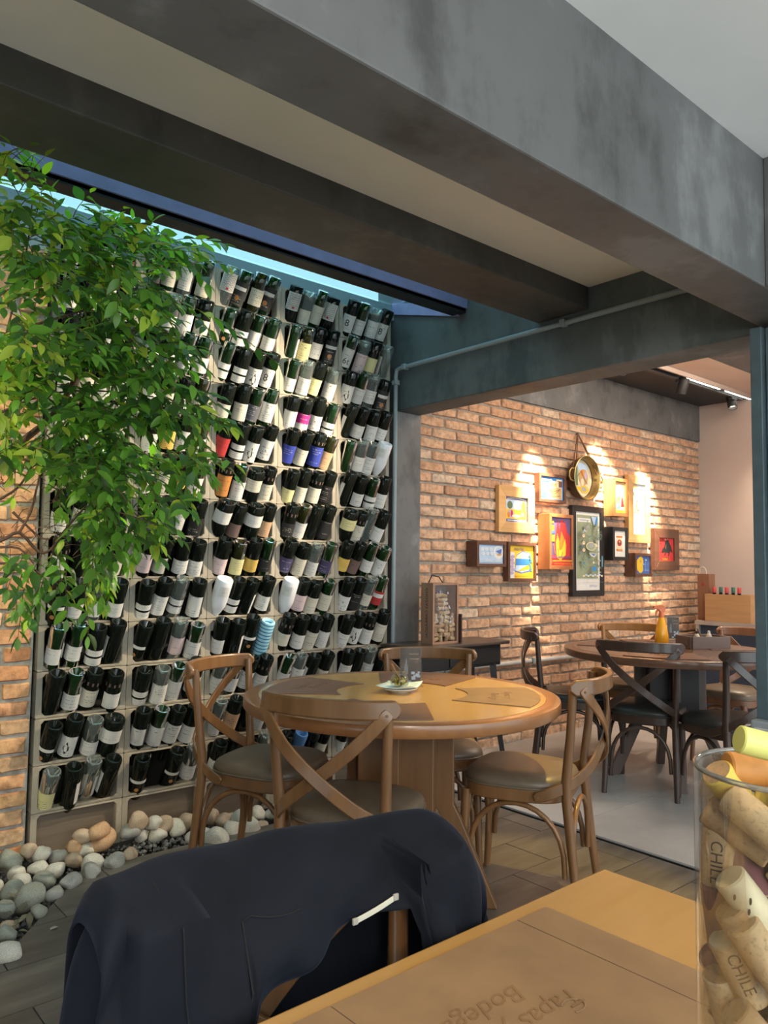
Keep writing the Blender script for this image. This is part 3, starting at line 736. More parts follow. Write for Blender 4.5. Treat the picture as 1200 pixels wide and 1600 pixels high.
for c in range(5):
    for r_ in range(13):
        codes = CELLS[c][r_].split()
        lean = rnd.uniform(-.02, .05)
        zbase = RZ0 + r_ * RP
        for k, code in enumerate(codes):
            if code == '--': continue
            g, l = code
            slim = 1 if (g in 'gc' and rnd.random() < .45) else 0
            me = BMESH[g][slim]
            R = {'k': 0.0455, 'w': 0.043}.get(g, 0.0352 if slim else 0.0372)
            x = RX0 + c * RW + 0.0255 + 0.0425 + k * 0.0868 * (0.985) + rnd.uniform(-.003, .003)
            t = math.radians(28 + rnd.uniform(-3, 3)); lx = rnd.uniform(-.05, .05) + lean
            ax = Vector((lx, -math.sin(t), math.cos(t))).normalized()
            zt = zbase + (0.192 if r_ < 12 else 0.200) + rnd.uniform(-.014, .016)
            if g == 'k': zt -= 0.018
            ybase = DY - 0.052 + rnd.uniform(-.010, .006)
            yaw = rnd.uniform(-.35, .35) - 0.55
            if l == '3': yaw = rnd.choice((-1.9, 1.1))
            zx = Vector((1, 0, 0)); yv = ax.cross(zx).normalized(); xv = yv.cross(ax)
            Rm = Matrix((xv, yv, ax)).transposed() @ Matrix.Rotation(yaw, 3, 'Z')
            b = bpy.data.objects.new('wine_bottle', me); COL.objects.link(b)
            b.matrix_world = Matrix.Translation((x, ybase, zt)) @ Rm.to_4x4()
            gl = BSPEC[g][1]
            RL = R + 0.0006; lt = rnd.choice((-.075, -.085, -.095, -.10)); lb = -R * 0 - rnd.choice((.172, .178, .186))
            if g == 'w': lt, lb = -.03, -.085
            if g == 'k': lt, lb = -.045, -.11
            half = 1.25
            desc = 'no label'
            if l in LSPEC:
                desc = LSPEC[l][0] + ' label'
                if g == 'w': half = .55
                obj('label', label_mesh(l, RL, lt, lb, half), b)
                if l == 'M': obj('label', label_mesh('W', RL + .0004, -.13, lb, half), b)
                if l == 'R' and g == 'g': obj('label', label_mesh('W', RL + .0004, -.10, -.125, half), b)
                if g == 'd' and rnd.random() < .18: obj('capsule_band', label_mesh('T', RL, -.045, -.062, 3.1), b)
            elif l == '1':
                desc = 'two white strips'
                obj('label', label_mesh('W', RL, -.105, -.135, half), b); obj('label', label_mesh('W', RL, -.145, -.182, half), b)
            elif l == '2':
                desc = 'thin white band'
                obj('label', label_mesh('W', RL, -.105, -.121, half), b)
                obj('emblem', emblem_mesh(RL, -.155, .010, M_COPPER, 'copper'), b)
            elif l == '3':
                desc = 'white side label'
                obj('label', label_mesh('W', RL, -.07, -.18, .8), b)
            elif l == '4':
                desc = 'copper seal on black'
                obj('label', label_mesh('K', RL, -.06, -.185, half), b); obj('label', label_mesh('W', RL + .0005, -.085, -.103, 1.0), b)
                obj('emblem', emblem_mesh(RL + .0006, -.145, .013, M_COPPER, 'copper'), b)
            elif l == '5':
                desc = 'diamond logo label'
                obj('label', label_mesh('W', RL, lt, -.185, half), b)
                q = MB(); s_ = .021; w_ = .0022
                for (x0, z0), (x1, z1) in (((0, s_), (s_, 0)), ((s_, 0), (0, -s_)), ((0, -s_), (-s_, 0)), ((-s_, 0), (0, s_))):
                    P = []
                    for (xx, zz, o_) in ((x0, z0, w_), (x1, z1, w_), (x1, z1, -w_), (x0, z0, -w_)):
                        kk = 1 + o_ / s_; xx *= kk; zz *= kk
                        P.append(((RL + .0006) * math.sin(xx / RL), -(RL + .0006) * math.cos(xx / RL), -.152 + zz))
                    q.add(P, [(0, 1, 2, 3)])
                q.build('emblem', M_INKB, b)
            elif l == '6':
                desc = 'zigzag printed label'
                obj('label', label_mesh('W', RL, -.035, -.13, half), b)
                q = MB()
                for j in range(7):
                    zz = -.045 - j * .012
                    pts = [((RL + .0007) * math.sin(-.9 + .3 * i), -(RL + .0007) * math.cos(-.9 + .3 * i), zz + (.005 if i % 2 else -.005)) for i in range(7)]
                    q.tube(pts, .0009, 4)
                q.build('print', M_INKB, b)
                obj('emblem', emblem_mesh(RL + .0008, -.115, .007, M_REDP, 'red'), b)
            elif l == '7':
                desc = 'label with big 8'
                obj('label', label_mesh('W', RL, -.085, -.185, half), b)
                add_text_on(b, '8', RL + .0008, -.135, .055, M_INKB, 0)
            elif l == '8':
                desc = 'dark drawing on label'
                obj('label', label_mesh('W', RL, -.08, -.185, half), b)
                q = MB(); rr = random.Random(c * 100 + r_ * 10 + k)
                pts = [(rr.uniform(-.9, -.5), -.15), (-.2, -.135), (rr.uniform(0, .3), -.105), (.35, -.13), (.9, -.14), (.4, -.152), (.1, -.172), (-.1, -.15)]
                o_ = (RL + .0006)
                q.add([(o_ * math.sin(a_), -o_ * math.cos(a_), z_) for a_, z_ in pts], [(0, 1, 7), (1, 2, 3), (1, 3, 5), (3, 4, 5), (1, 5, 6), (1, 6, 7)])
                q.build('emblem', M_INKB, b)
            elif l == '9':
                desc = 'white 6t label'
                obj('label', label_mesh('W', RL, -.075, -.185, half), b)
                add_text_on(b, '6t', RL + .0008, -.15, .05, M_INKB, 0)
            lab = '%s bottle, %s, %s in %s cell of %s rack column' % (gl, desc, ORD[k], ROWN[r_], COLN[c])
            tag(b, lab, 'bottle', 'upturned bottles in the concrete rack')
# ------------------------------------------------------------------ bentwood chairs
def wood_chair(prefix, a, c, lea):
    return wood(prefix + '_chair_wood', a, c, 0.34, 'z', 0.6, 0.25), lea
def leather(name, col, rough=0.38):
    m, nt, b = new_mat(name)
    v = coords(nt, 'Object')
    f = noise(nt, v, 9, 4)
    nt.links.new(ramp(nt, f, [(0.3, [k * .85 for k in col]), (0.7, [min(1, k * 1.15) for k in col])]), b.inputs['Base Color'])
    b.inputs['Roughness'].default_value = rough
    bump(nt, b, noise(nt, v, 260, 3), 0.12, 0.001)
    MATS[name] = m; return m
L_TAUPE = leather('taupe_seat_leather', (0.155, 0.115, 0.078))
L_BLACK = leather('black_seat_leather', (0.035, 0.038, 0.038), 0.32)
W_MID = wood('chestnut_bentwood', (0.26, 0.125, 0.048), (0.16, 0.072, 0.026), 0.34, 'z', 0.6, 0.3)
W_DARK = wood('walnut_bentwood', (0.075, 0.04, 0.028), (0.040, 0.022, 0.016), 0.36, 'z', 0.6, 0.3)
W_HONEY = wood('honey_bentwood', (0.40, 0.20, 0.07), (0.28, 0.13, 0.045), 0.34, 'z', 0.6, 0.3)
W_RED = wood('reddish_bentwood', (0.27, 0.12, 0.06), (0.17, 0.07, 0.035), 0.36, 'z', 0.6, 0.3)
def seat_outline(a, b, seg=32):
    return squircle(a, b, 3.2, seg, 1.06, 0.92)
def build_chair(name, label, Wm, Lm, group):
    """faces -Y, origin on the floor under the seat centre; rail top at 0.855 m"""
    t = thing(name, label, 'chair', group=group)
    for s in (-1, 1):
        P = [(s * .192, .255, 0), (s * .187, .235, .15), (s * .180, .208, .40), (s * .181, .205, .48), (s * .190, .222, .64), (s * .200, .236, .835)]
        MB().tube(P, [.0145, .0165, .0185, .0185, .0165, .0150], 10).build('back_post', Wm, t, 60)
        MB().tube([(s * .178, -.200, 0), (s * .172, -.188, .2), (s * .166, -.178, .41)], [.0135, .0165, .0195], 10).build('leg', Wm, t, 60)
    # top rail: bent board, hollow towards the sitter
    n = 17; pth = []; nr = []; ws = []
    for i in range(n):
        q = -1 + 2 * i / (n - 1)
        x = .232 * math.sin(q * 1.42) / math.sin(1.42); y = .226 + .105 * (math.cos(q * 1.42) - math.cos(1.42)) / (1 - math.cos(1.42))
        pth.append((x, y, .826 + .004 * (1 - q * q))); nr.append((math.sin(q * 1.0) * 1.0, math.cos(q * 1.0), 0.05))
        e = 1 - abs(q); ws.append(.058 * min(1, math.sqrt(max(0.10, min(1, e / .09)))))
    MB().ribbon(pth, nr, ws, .021).build('top_rail', Wm, t, 50, bevel=0.006)
    for s in (-1, 1):
        off = .006 if s > 0 else -.006
        P = [Vector((s * .214, .268, .824)), Vector((s * .198, .284, .80)), Vector((s * .11, .318 + off, .708)), Vector((0, .318 + off, .618)), Vector((-s * .11, .290 + off, .535)), Vector((-s * .172, .228, .478)), Vector((-s * .206, .150, .438)), Vector((-s * .212, .095, .418))]
        NR = [(s * .7, 1, 0), (s * .55, 1, 0), (0, 1, 0.1), (0, 1, .15), (-s * .15, 1, .25), (-s * .55, .9, .25), (-s * .95, .4, .1), (-s, .15, 0)]
        PP = []; NN = []
        for i in range(len(P) - 1):
            for k in range(3):
                f = k / 3; p0 = P[max(i - 1, 0)]; p1 = P[i]; p2 = P[i + 1]; p3 = P[min(i + 2, len(P) - 1)]
                PP.append(0.5 * ((2 * p1) + (p2 - p0) * f + (2 * p0 - 5 * p1 + 4 * p2 - p3) * f * f + (-p0 + 3 * p1 - 3 * p2 + p3) * f ** 3))
                NN.append(Vector(NR[i]).lerp(Vector(NR[i + 1]), f))
        PP.append(P[-1]); NN.append(Vector(NR[-1]))
        wd = [.040] * len(PP); wd[0] = .018; wd[1] = .036; wd[-1] = .020; wd[-2] = .036
        br = MB().ribbon(PP, NN, wd, .010).build('cross_brace', Wm, t, 50, bevel=0.003)
        mb = MB()
        for p, nn in ((PP[2], NN[2]), (PP[-2], NN[-2])):
            mb.tube([p, p + Vector(nn).normalized() * .008], .0045, 8)
        mb.build('screw_cap', Wm, br)
    so = seat_outline(.208, .205)
    MB().prism(so, .392, .442).build('seat_frame', Wm, t, 40, bevel=0.006)
    # cushion dome
    mb = MB(); rings = [(.985, .441), (1.0, .447), (1.0, .458), (.965, .472), (.86, .484), (.62, .493), (.3, .497)]
    vs = []; fs = []; seg = 32
    for k, z in rings: vs += [(x * k, y * k, z) for x, y in so]
    vs.append((0, 0, .498)); c = len(vs) - 1
    for i in range(len(rings) - 1):
        for q in range(seg): fs.append((i * seg + q, i * seg + (q + 1) % seg, (i + 1) * seg + (q + 1) % seg, (i + 1) * seg + q))
    o = (len(rings) - 1) * seg
    for q in range(seg): fs.append((o + q, o + (q + 1) % seg, c))
    mb.add(vs, fs); cu = mb.build('seat_cushion', Lm, t, 60)
    MB().tube([(x * 1.004, y * 1.004, .4435) for x, y in so], .004, 6, closed=True).build('piping', Lm, cu, 60)
    def arch(p, q, zb, zt, nm='stretcher'):
        p, q = Vector(p), Vector(q); pts = []
        for i in range(15):
            a = pi * i / 14; f = (1 - math.cos(a)) / 2; h = math.sin(a) ** .75
            v = p.lerp(q, f); pts.append((v.x, v.y, zb + (zt - zb) * h))
        MB().tube(pts, .0105, 8).build('stretcher_arch', Wm, t, 60)
    arch((-.152, -.188, 0), (.152, -.188, 0), .15, .382)
    arch((-.158, .222, 0), (.158, .222, 0), .15, .382)
    for s in (-1, 1): arch((s * .170, -.165, 0), (s * .180, .200, 0), .14, .382)
    return t
GRP1 = 'bentwood chairs around the round light table'; GRP2 = 'dark bentwood chairs around the brown table'
def face(rail_mid, n):
    """location and rotation from the back rail's middle (x, y) and the facing direction"""
    n = Vector((n[0], n[1])).normalized(); L = Vector(rail_mid) + n * 0.245
    return (L.x, L.y, 0), math.atan2(n.x, -n.y)
c_mid = build_chair('bentwood_chair', 'chestnut crossback chair with its back to us, before the round table, half behind the jacket', W_MID, L_TAUPE, GRP1)
def place(o, rm, n): o.location, rz = face(rm, n); o.rotation_euler = (0, 0, rz)
place(c_mid, (1.445, 1.945), (.88, .47))
l_, r_z = face((1.615, 2.925), (.47, -.88)); dup(c_mid, l_, r_z, 'chestnut crossback chair side-on at the left of the round table, against the bottle rack')
l_, r_z = face((2.60, 2.70), (-.61, -.79)); c_b = dup(c_mid, l_, r_z, 'chestnut crossback chair behind the round table, its rail before the black side table')
l_, r_z = face((2.543, 1.763), (-.42, .91)); dup(c_mid, l_, r_z, 'crossback chair right of the round table, taupe seat partly under the tabletop')
c_dk = build_chair('bentwood_chair', 'walnut crossback chair with black seat, its back to us, before the brown table', W_DARK, L_BLACK, GRP2)
place(c_dk, (3.86, 2.33), (.93, .37))
l_, r_z = face((3.98, 3.14), (.62, -.78)); dup(c_dk, l_, r_z, 'walnut chair seen edge-on between the two tables, next to the brick wall')
l_, r_z = face((3.98, 1.72), (.45, .89)); dup(c_dk, l_, r_z, 'walnut chair at the door post, right of the brown table, black seat, half hidden')
c_ho = build_chair('bentwood_chair', 'honey coloured crossback chair behind the brown table, behind the yellow spray bottle', W_HONEY, L_TAUPE, GRP2)
place(c_ho, (4.98, 3.06), (-.86, -.50))
c_rd = build_chair('bentwood_chair', 'reddish crossback chair beyond the brown table, before the steel console', W_RED, L_TAUPE, GRP2)
place(c_rd, (5.30, 2.36), (-.98, .05))
# ------------------------------------------------------------------ tables
def veneer(name, a, c, axis='x'): return wood(name, a, c, 0.25, axis, 0.35, 0.35)
V_YEL = veneer('yellow_veneer', (0.60, 0.36, 0.12), (0.50, 0.28, 0.085))
V_RIM = wood('orange_rim_wood', (0.36, 0.155, 0.055), (0.27, 0.11, 0.04), 0.3, 'x', 0.5, 0.3)
V_PED = wood('pedestal_wood', (0.23, 0.11, 0.045), (0.16, 0.075, 0.03), 0.4, 'z', 0.6)
V_BRN = veneer('brown_veneer', (0.20, 0.10, 0.055), (0.13, 0.062, 0.035))
V_BRIM = wood('brown_rim_wood', (0.17, 0.08, 0.045), (0.10, 0.05, 0.03), 0.3, 'x', 0.5, 0.3)
V_BPED = wood('black_pedestal_wood', (0.030, 0.024, 0.024), (0.02, 0.016, 0.016), 0.5, 'z', 0.6)
V_BLEG = wood('brown_leg_wood', (0.13, 0.085, 0.07), (0.08, 0.05, 0.04), 0.4, 'z', 0.6)
TZ = 0.77
def round_table(label, c, R, top, rim, ped, leg, rz, group='round dining tables'):
    t = thing('round_table', label, 'table', (c[0], c[1], 0), rz, group)
    MB().lathe([(0, TZ), (R - .055, TZ), (R - .055, TZ - .02), (0, TZ - .02)], 64).build('tabletop', top, t, 30)
    MB().lathe([(R - .0545, TZ - .001), (R - .0545, TZ - .001), (R - .008, TZ - .0005), (R - .002, TZ - .003), (R, TZ - .010), (R, TZ - .036), (R - .006, TZ - .044), (R - .07, TZ - .044), (R - .07, TZ - .004)], 72).build('rim', rim, t, 50)
    MB().bb(-.14, .14, -.14, .14, .345, TZ - .044).build('pedestal_box', ped, t, bevel=.004)
    for k in range(4):
        a = k * pi / 2
        prof = [(.135, TZ - .044), (.135, .36), (.17, .30), (.30, .0), (.37, .0), (.235, .31), (.205, .37), (.205, TZ - .044)]
        mb = MB(); Rm = Matrix.Rotation(a, 3, 'Z')
        vs = [Rm @ Vector((x, -.022, z)) for x, z in prof] + [Rm @ Vector((x, .022, z)) for x, z in prof]
        n = 8
        mb.add(vs, [tuple(range(n)), tuple(range(n, 2 * n))[::-1]] + [(i, n + i, n + (i + 1) % n, (i + 1) % n) for i in range(n)])
        mb.build('leg', leg, t, bevel=.004)
    return t
T1 = (2.007, 2.227); R1 = 0.60
T2 = (4.38, 2.44); R2 = 0.62
round_table('round light wooden table with orange rim and splayed pedestal before the bottle rack', T1, R1, V_YEL, V_RIM, V_PED, V_PED, math.radians(40))
round_table('round dark brown table on a black box pedestal in the inner room', T2, R2, V_BRN, V_BRIM, V_BPED, V_BLEG, math.radians(40))

# leather place mats: wedge of the round top with a hollow inner edge
M_MATB = leather('brown_mat_leather', (0.20, 0.105, 0.072), 0.42)
M_MATG = leather('tan_mat_leather', (0.30, 0.185, 0.105), 0.45)
M_MATD = leather('dark_mat_leather', (0.13, 0.065, 0.045), 0.35)
M_STITCH = plain('mat_seam', (0.13, 0.075, 0.045), 0.7)
def script_text(s, size, mat, parent, loc, rz, ext=0.0006):
    vs, fs = text_data(s, size, ext, 0.35)
    R = Matrix.Rotation(rz, 3, 'Z')
    return MB().add([R @ v + Vector(loc) for v in vs], fs).build('embossed_lettering', mat, parent)
def wedge_mat(label, c, R, ang, z, mat, group):
    t = thing('place_mat', label, 'placemat', (c[0], c[1], z), ang, group)
    ro, ri, hw = R - .075, .20, .0
    out = []
    for i in range(9): a = -.43 + .86 * i / 8; out.append((ro * math.cos(a), ro * math.sin(a)))
    # straight sides come in to a narrower, hollow inner edge
    hi = .135
    for i in range(9):
        q = 1 - 2 * i / 8; out.append((ri + .055 * (1 - q * q), hi * q))
    MB().prism(out, .0005, .0035).build('mat', mat, t)
    script_text('Tapas y', .05, mat, t, (ro - .12, 0.02, .0037), -pi / 2)
    script_text('Bodega', .05, mat, t, (ro - .17, -0.02, .0037), -pi / 2)
    return t
G1 = 'leather mats on the round light table'
def ang_to(c, x, y, z=TZ):
    p = on_z(x, y, z); return math.atan2(p.y - c[1], p.x - c[0])
wedge_mat('brown leather wedge mat at the left end of the light round table', T1, R1, ang_to(T1, 455, 1071), TZ, M_MATB, G1)
wedge_mat('brown leather mat at the back of the light round table, behind the menu stand', T1, R1, ang_to(T1, 670, 1053), TZ, M_MATB, G1)
wedge_mat('tan leather wedge mat at the right end of the light round table', T1, R1, ang_to(T1, 812, 1089), TZ, M_MATG, G1)
wedge_mat('leather mat at the near edge of the light round table, behind the chair rail', T1, R1, ang_to(T1, 590, 1108), TZ, M_MATB, G1)
G2 = 'leather mats on the brown round table'
wedge_mat('dark leather mat at the left end of the brown round table', T2, R2, ang_to(T2, 925, 1004), TZ, M_MATD, G2)
wedge_mat('dark leather mat at the back of the brown table, before the honey chair', T2, R2, ang_to(T2, 1005, 992), TZ, M_MATD, G2)
wedge_mat('dark leather mat at the near edge of the brown table, behind the walnut chair rail', T2, R2, ang_to(T2, 1040, 1030), TZ, M_MATD, G2)
wedge_mat('dark leather mat at the right of the brown table, beside the wooden tray', T2, R2, ang_to(T2, 1160, 1010), TZ, M_MATD, G2)

# --- things on the light round table
M_PAPER = plain('blue_white_napkin', (0.66, 0.78, 0.82), 0.8, var=0.06, scale=40)
M_PORC = plain('white_porcelain', (0.75, 0.76, 0.75), 0.15, var=0.02)
M_ACR = thin_glass('clear_acrylic', (0.95, 0.97, 0.96), 0.30, 0.03, 0.02, (0.8, 0.85, 0.85))
sx = on_z(624, 1081, TZ)
tag(MB().lathe([(0, .003), (.03, .002), (.034, 0), (.038, .003), (.062, .011), (.070, .016), (.069, .018), (.06, .014), (.036, .007), (0, .006)], 32).build('saucer', M_PORC, None, 60, loc=(sx.x, sx.y, TZ)),
    'small white saucer under the napkin on the light round table', 'saucer')
mb = MB(); n = 8; s_ = .072; vs = []; fs = []
for i in range(n + 1):
    for j in range(n + 1):
        u, v = -1 + 2 * i / n, -1 + 2 * j / n; d = math.hypot(u, v)
        vs.append((u * s_, v * s_, .0085 + .020 * max(0, d - .6) + .003 * math.sin(3 * u + 2 * v) * d))
for i in range(n):
    for j in range(n): a = i * (n + 1) + j; fs.append((a, a + n + 1, a + n + 2, a + 1))
nk = tag(mb.add(vs, fs).build('napkin', M_PAPER, None, 80, loc=(sx.x, sx.y, TZ + .009)), 'folded pale blue paper napkin on the saucer under the jar', 'napkin')
nk.rotation_euler = (0, 0, 0.5)
nk.modifiers.new('thick', 'SOLIDIFY').thickness = .0012
jr = thing('glass_jar', 'small glass jar of green and brown olives on the napkin', 'jar', (sx.x, sx.y, TZ + .021))
MB().lathe([(0, .002), (.028, .0), (.033, .004), (.036, .012), (.035, .026), (.031, .038), (.024, .046), (.024, .055), (.0265, .057), (.0265, .060), (.024, .060), (.022, .056), (.022, .046), (.029, .037), (.033, .026), (.034, .012), (.031, .005), (0, .005)], 28).build('glass', thin_glass('jar_glass', (0.96, 0.98, 0.97), 0.45, 0.02), jr, 60)
o_mats = [plain('olive_green', (0.22, 0.21, 0.03), 0.4), plain('olive_gold', (0.42, 0.30, 0.04), 0.4), plain('olive_brown', (0.11, 0.06, 0.015), 0.4)]
mb = MB(); rr = random.Random(5)
for i in range(55):
    a = rr.uniform(0, 2 * pi); q = .026 * math.sqrt(rr.random()); z = rr.uniform(.010, .028)
    m4 = Matrix.Translation((q * math.cos(a), q * math.sin(a), z)) @ Matrix.Rotation(rr.uniform(0, 3), 4, 'X') @ Matrix.Rotation(rr.uniform(0, 3), 4, 'Y')
    mb.lathe([(0, -.0075), (.0035, -.0055), (.005, 0), (.0035, .0055), (0, .0075)], 7, rr.randrange(3), m4)
o = mb.build('olives', o_mats, jr, 80); o['kind'] = 'stuff'
MB().tube([(.01, .0, .02), (-.012, .01, .055), (-.028, .018, .085)], [.004, .004, .006], 8).build('wooden_stick', plain('stick_wood', (0.20, 0.10, 0.05), 0.6), jr, 60)
def poster_print(name, bg, spots_, seed, sc=14):
    m, nt, b = new_mat(name)
    v = coords(nt, 'Object'); mp = noise(nt, v, sc, 5, 0.65)
    b.inputs['Roughness'].default_value = 0.55
    nt.links.new(ramp(nt, mp, spots_), b.inputs['Base Color']); return m
def menu_stand(label, p, rz, h=.155, w=.092):
    t = thing('menu_stand', label, 'stand', (p[0], p[1], TZ), rz)
    MB().bb(-w / 2, w / 2, -.004, .004, 0, h).bb(-w / 2, w / 2, -.05, .03, 0, .003).build('acrylic_holder', M_ACR, t)
    cd = MB().bb(-w / 2 + .004, w / 2 - .004, -.001, .001, .006, h - .004).build('printed_card', poster_print('menu_card_' + str(len(bpy.data.materials)), None, [(0.35, (0.028, 0.018, 0.014)), (0.6, (0.07, 0.04, 0.03)), (0.75, (0.22, 0.16, 0.13))], 3, 24), t)
    pr = MB()
    pr.lathe([(0, 0), (.008, 0), (.008, .032), (.003, .045), (.003, .062), (0, .062)], 8, 0, Matrix.Translation((-.018, -.0012, .045)) @ Matrix.Diagonal((1, .08, 1, 1)))
    pr.build('bottle_print', plain('card_grey', (0.16, 0.16, 0.19), 0.5), cd)
    q = MB()
    for z0, x0, x1 in ((h - .028, -.008, .034), (h - .048, -.004, .036)):      # two lines of illegible gold script
        q.tube([(x0 + (x1 - x0) * i / 18, -.0012, z0 + .005 * math.sin(i * 1.7) * (.6 + .4 * math.sin(i))) for i in range(19)], .0009, 4)
    q.build('script_print', plain('card_gold', (0.45, 0.33, 0.2), 0.5), cd)
    mb = MB(); rr = random.Random(2)
    for i in range(7): mb.box((rr.uniform(-.005, .036), -.0011, rr.uniform(.014, .055)), (rr.uniform(.008, .02), .0004, rr.uniform(.006, .014)))
    mb.build('plate_print', plain('card_blue', (0.36, 0.42, 0.55), 0.5), cd)
    return t
mp_ = on_z(641, 1071, TZ)
menu_stand('clear acrylic menu stand with a dark card behind the olive jar', (mp_.x, mp_.y), math.radians(-33))

# --- things on the brown table
mp2 = on_z(1052, 999, TZ)
menu_stand('clear acrylic menu stand beside the yellow spray bottle', (mp2.x, mp2.y), math.radians(-33))
sp_ = on_z(1034, 1005, TZ)
sb = thing('spray_bottle', 'spray bottle of yellow liquid with an orange trigger on the brown table', 'bottle', (sp_.x, sp_.y, TZ + .0035), math.radians(-35))
M_YLIQ = plain('yellow_liquid_plastic', (0.85, 0.40, 0.02), 0.2, var=0.05); M_ORTR = plain('orange_plastic', (0.62, 0.16, 0.05), 0.35, var=0.05)
MB().lathe([(0, .0), (.040, .0), (.0425, .005), (.042, .05), (.034, .10), (.022, .145), (.017, .165), (0, .165)], 28).build('body', M_YLIQ, sb, 50)
MB().lathe([(0, .163), (.0175, .163), (.0175, .185), (.013, .20), (0, .20)], 20).build('collar', M_ORTR, sb, 50)
MB().add([Vector(p) for p in [(-.055, -.01, .222), (-.055, -.01, .238), (.0, -.012, .246), (.028, -.011, .232), (.018, -.012, .198), (-.012, -.012, .198), (-.022, -.01, .215)]] + [Vector(p) for p in [(-.055, .01, .222), (-.055, .01, .238), (.0, .012, .246), (.028, .011, .232), (.018, .012, .198), (-.012, .012, .198), (-.022, .01, .215)]],
         [tuple(range(7)), tuple(range(7, 14))[::-1]] + [(i, 7 + i, 7 + (i + 1) % 7, (i + 1) % 7) for i in range(7)]).build('spray_head', M_ORTR, sb, bevel=.003)
MB().tube([(-.024, 0, .215), (-.036, 0, .195), (-.038, 0, .172)], [.007, .006, .004], 8).build('trigger', M_ORTR, sb, 60)
ty = on_z(1098, 1012, TZ)
tr = thing('wooden_tray', 'grey-brown wooden condiment tray on the brown table', 'tray', (ty.x, ty.y, TZ), math.radians(-28))
TW = wood('greyed_tray_wood', (0.17, 0.115, 0.095), (0.11, 0.07, 0.06), 0.5, 'x', 0.8)
MB().bb(-.13, .13, -.085, .085, 0.0, .012).build('bottom', TW, tr)
for s in (-1, 1):
    MB().bb(-.13, .13, s * .085 - .006, s * .085 + .006, .0, .075).build('side_panel', TW, tr, bevel=.002)
    MB().bb(s * .13 - .006, s * .13 + .006, -.079, .079, .0, .075).build('end_panel', TW, tr, bevel=.002)
    MB().bb(s * .138 - .002, s * .138 + .002, -.05, .05, .018, .058).build('inlay', plain('tray_inlay', (0.13, 0.09, 0.08), 0.4), tr)
for i, (dx, dy) in enumerate(((-.06, -.03), (-.01, .035), (.03, -.02))):
    b = MB().lathe([(0, 0), (.017, 0), (.018, .004), (.018, .06), (.012, .072), (.008, .078), (0, .078)], 16)
    p = tr.location + Matrix.Rotation(math.radians(-28), 3, 'Z') @ Vector((dx, dy, .0125))
    b = b.build('condiment_bottle', plain('condiment_bottle_cream', (0.55, 0.46, 0.36), 0.4), None, 50, loc=p)
    MB().lathe([(.0085, .077), (.0085, .092), (0, .094)], 12).build('cap', plain('cap_white', (0.6, 0.58, 0.55), 0.4) if i else M_STEELBLK, b, 50)
    tag(b, 'small cream condiment bottle standing in the wooden tray, ' + ['dark cap', 'white cap at the back', 'white cap at the front'][i], 'bottle', 'condiments in the tray')
pb = tr.location + Matrix.Rotation(math.radians(-28), 3, 'Z') @ Vector((.0, .0, .013))
tag(MB().tube([pb + Vector((.02, .0, 0)), pb + Vector((-.01, .01, .06)), pb + Vector((-.025, .02, .105))], [.012, .010, .004], 8).build('pepper_grinder', plain('grinder_wood', (0.15, 0.07, 0.04), 0.5), None, 60), 'brown wooden stick leaning in the condiment tray', 'stick')

# --- black side table with cork box
st = thing('side_table', 'black wooden side table with splayed legs between pillar and brick wall', 'table', (3.34, 3.29, 0))
BK = wood('black_lacquered_wood', (0.022, 0.02, 0.02), (0.012, 0.011, 0.011), 0.35, 'x', 0.6)
SZ = .80
MB().bb(-.40, .40, -.145, .155, SZ - .022, SZ).build('tabletop', wood('worn_dark_top', (0.10, 0.06, 0.045), (0.03, 0.024, 0.022), 0.3, 'x', 0.6), st, bevel=.006)
MB().bb(-.35, .35, -.11, .12, SZ - .15, SZ - .022).build('apron', BK, st, bevel=.004)
MB().bb(-.10, .34, -.118, -.108, SZ - .135, SZ - .04).build('drawer', BK, st, bevel=.003)
for s in (-1, 1):
    for q in (-1, 1):
        MB().tube([(s * .30, q * .09, SZ - .14), (s * .33, q * .105, .30), (s * .385, q * .12, 0)], [.028, .024, .018], 4).build('leg', BK, st)
    MB().bb(s * .34 - .02, s * .34 + .02, -.10, .10, .22, .26).build('stretcher', BK, st, bevel=.003)
MB().bb(-.33, .33, -.015, .015, .225, .255).build('stretcher', BK, st, bevel=.003)
bx = thing('cork_box', 'tall wooden wine box with glass front full of corks on the black table', 'box', (3.135, 3.215, SZ), math.radians(0))
BXW = wood('cork_box_wood', (0.40, 0.225, 0.14), (0.27, 0.14, 0.09), 0.5, 'z', 0.6)
bw, bd, bh = .215, .10, .355
MB().bb(0, .014, 0, bd, 0, bh).build('side_panel', BXW, bx, bevel=.001)
MB().bb(bw - .014, bw, 0, bd, 0, bh).build('side_panel', BXW, bx, bevel=.001)
MB().bb(.014, bw - .014, 0, bd, 0, .012).build('bottom', BXW, bx); MB().bb(.014, bw - .014, 0, bd, bh - .012, bh).build('top', BXW, bx)
MB().bb(.014, bw - .014, bd - .008, bd, .012, bh - .012).build('back_panel', plain('grey_box_back', (0.13, 0.11, 0.12), 0.6), bx)
MB().bb(.014, bw - .014, .003, .006, .012, bh - .012).build('glass', thin_glass('box_glass', (0.98, 0.98, 0.98), 0.3, 0.02), bx)
q = MB()
rr = random.Random(8)
for i in range(26):
    x, z = rr.uniform(.03, bw - .05), rr.uniform(.12, bh - .05); q.box((x, .0025, z), (.002 + .008 * rr.random(), .0006, .02 * rr.random() + .004), Matrix.Rotation(rr.uniform(-.6, .6), 3, 'Y'))
gp_ = q.build('glass_print', plain('pale_blue_print', (0.42, 0.43, 0.52), 0.5), bx)
gp_['kind'] = 'stuff'
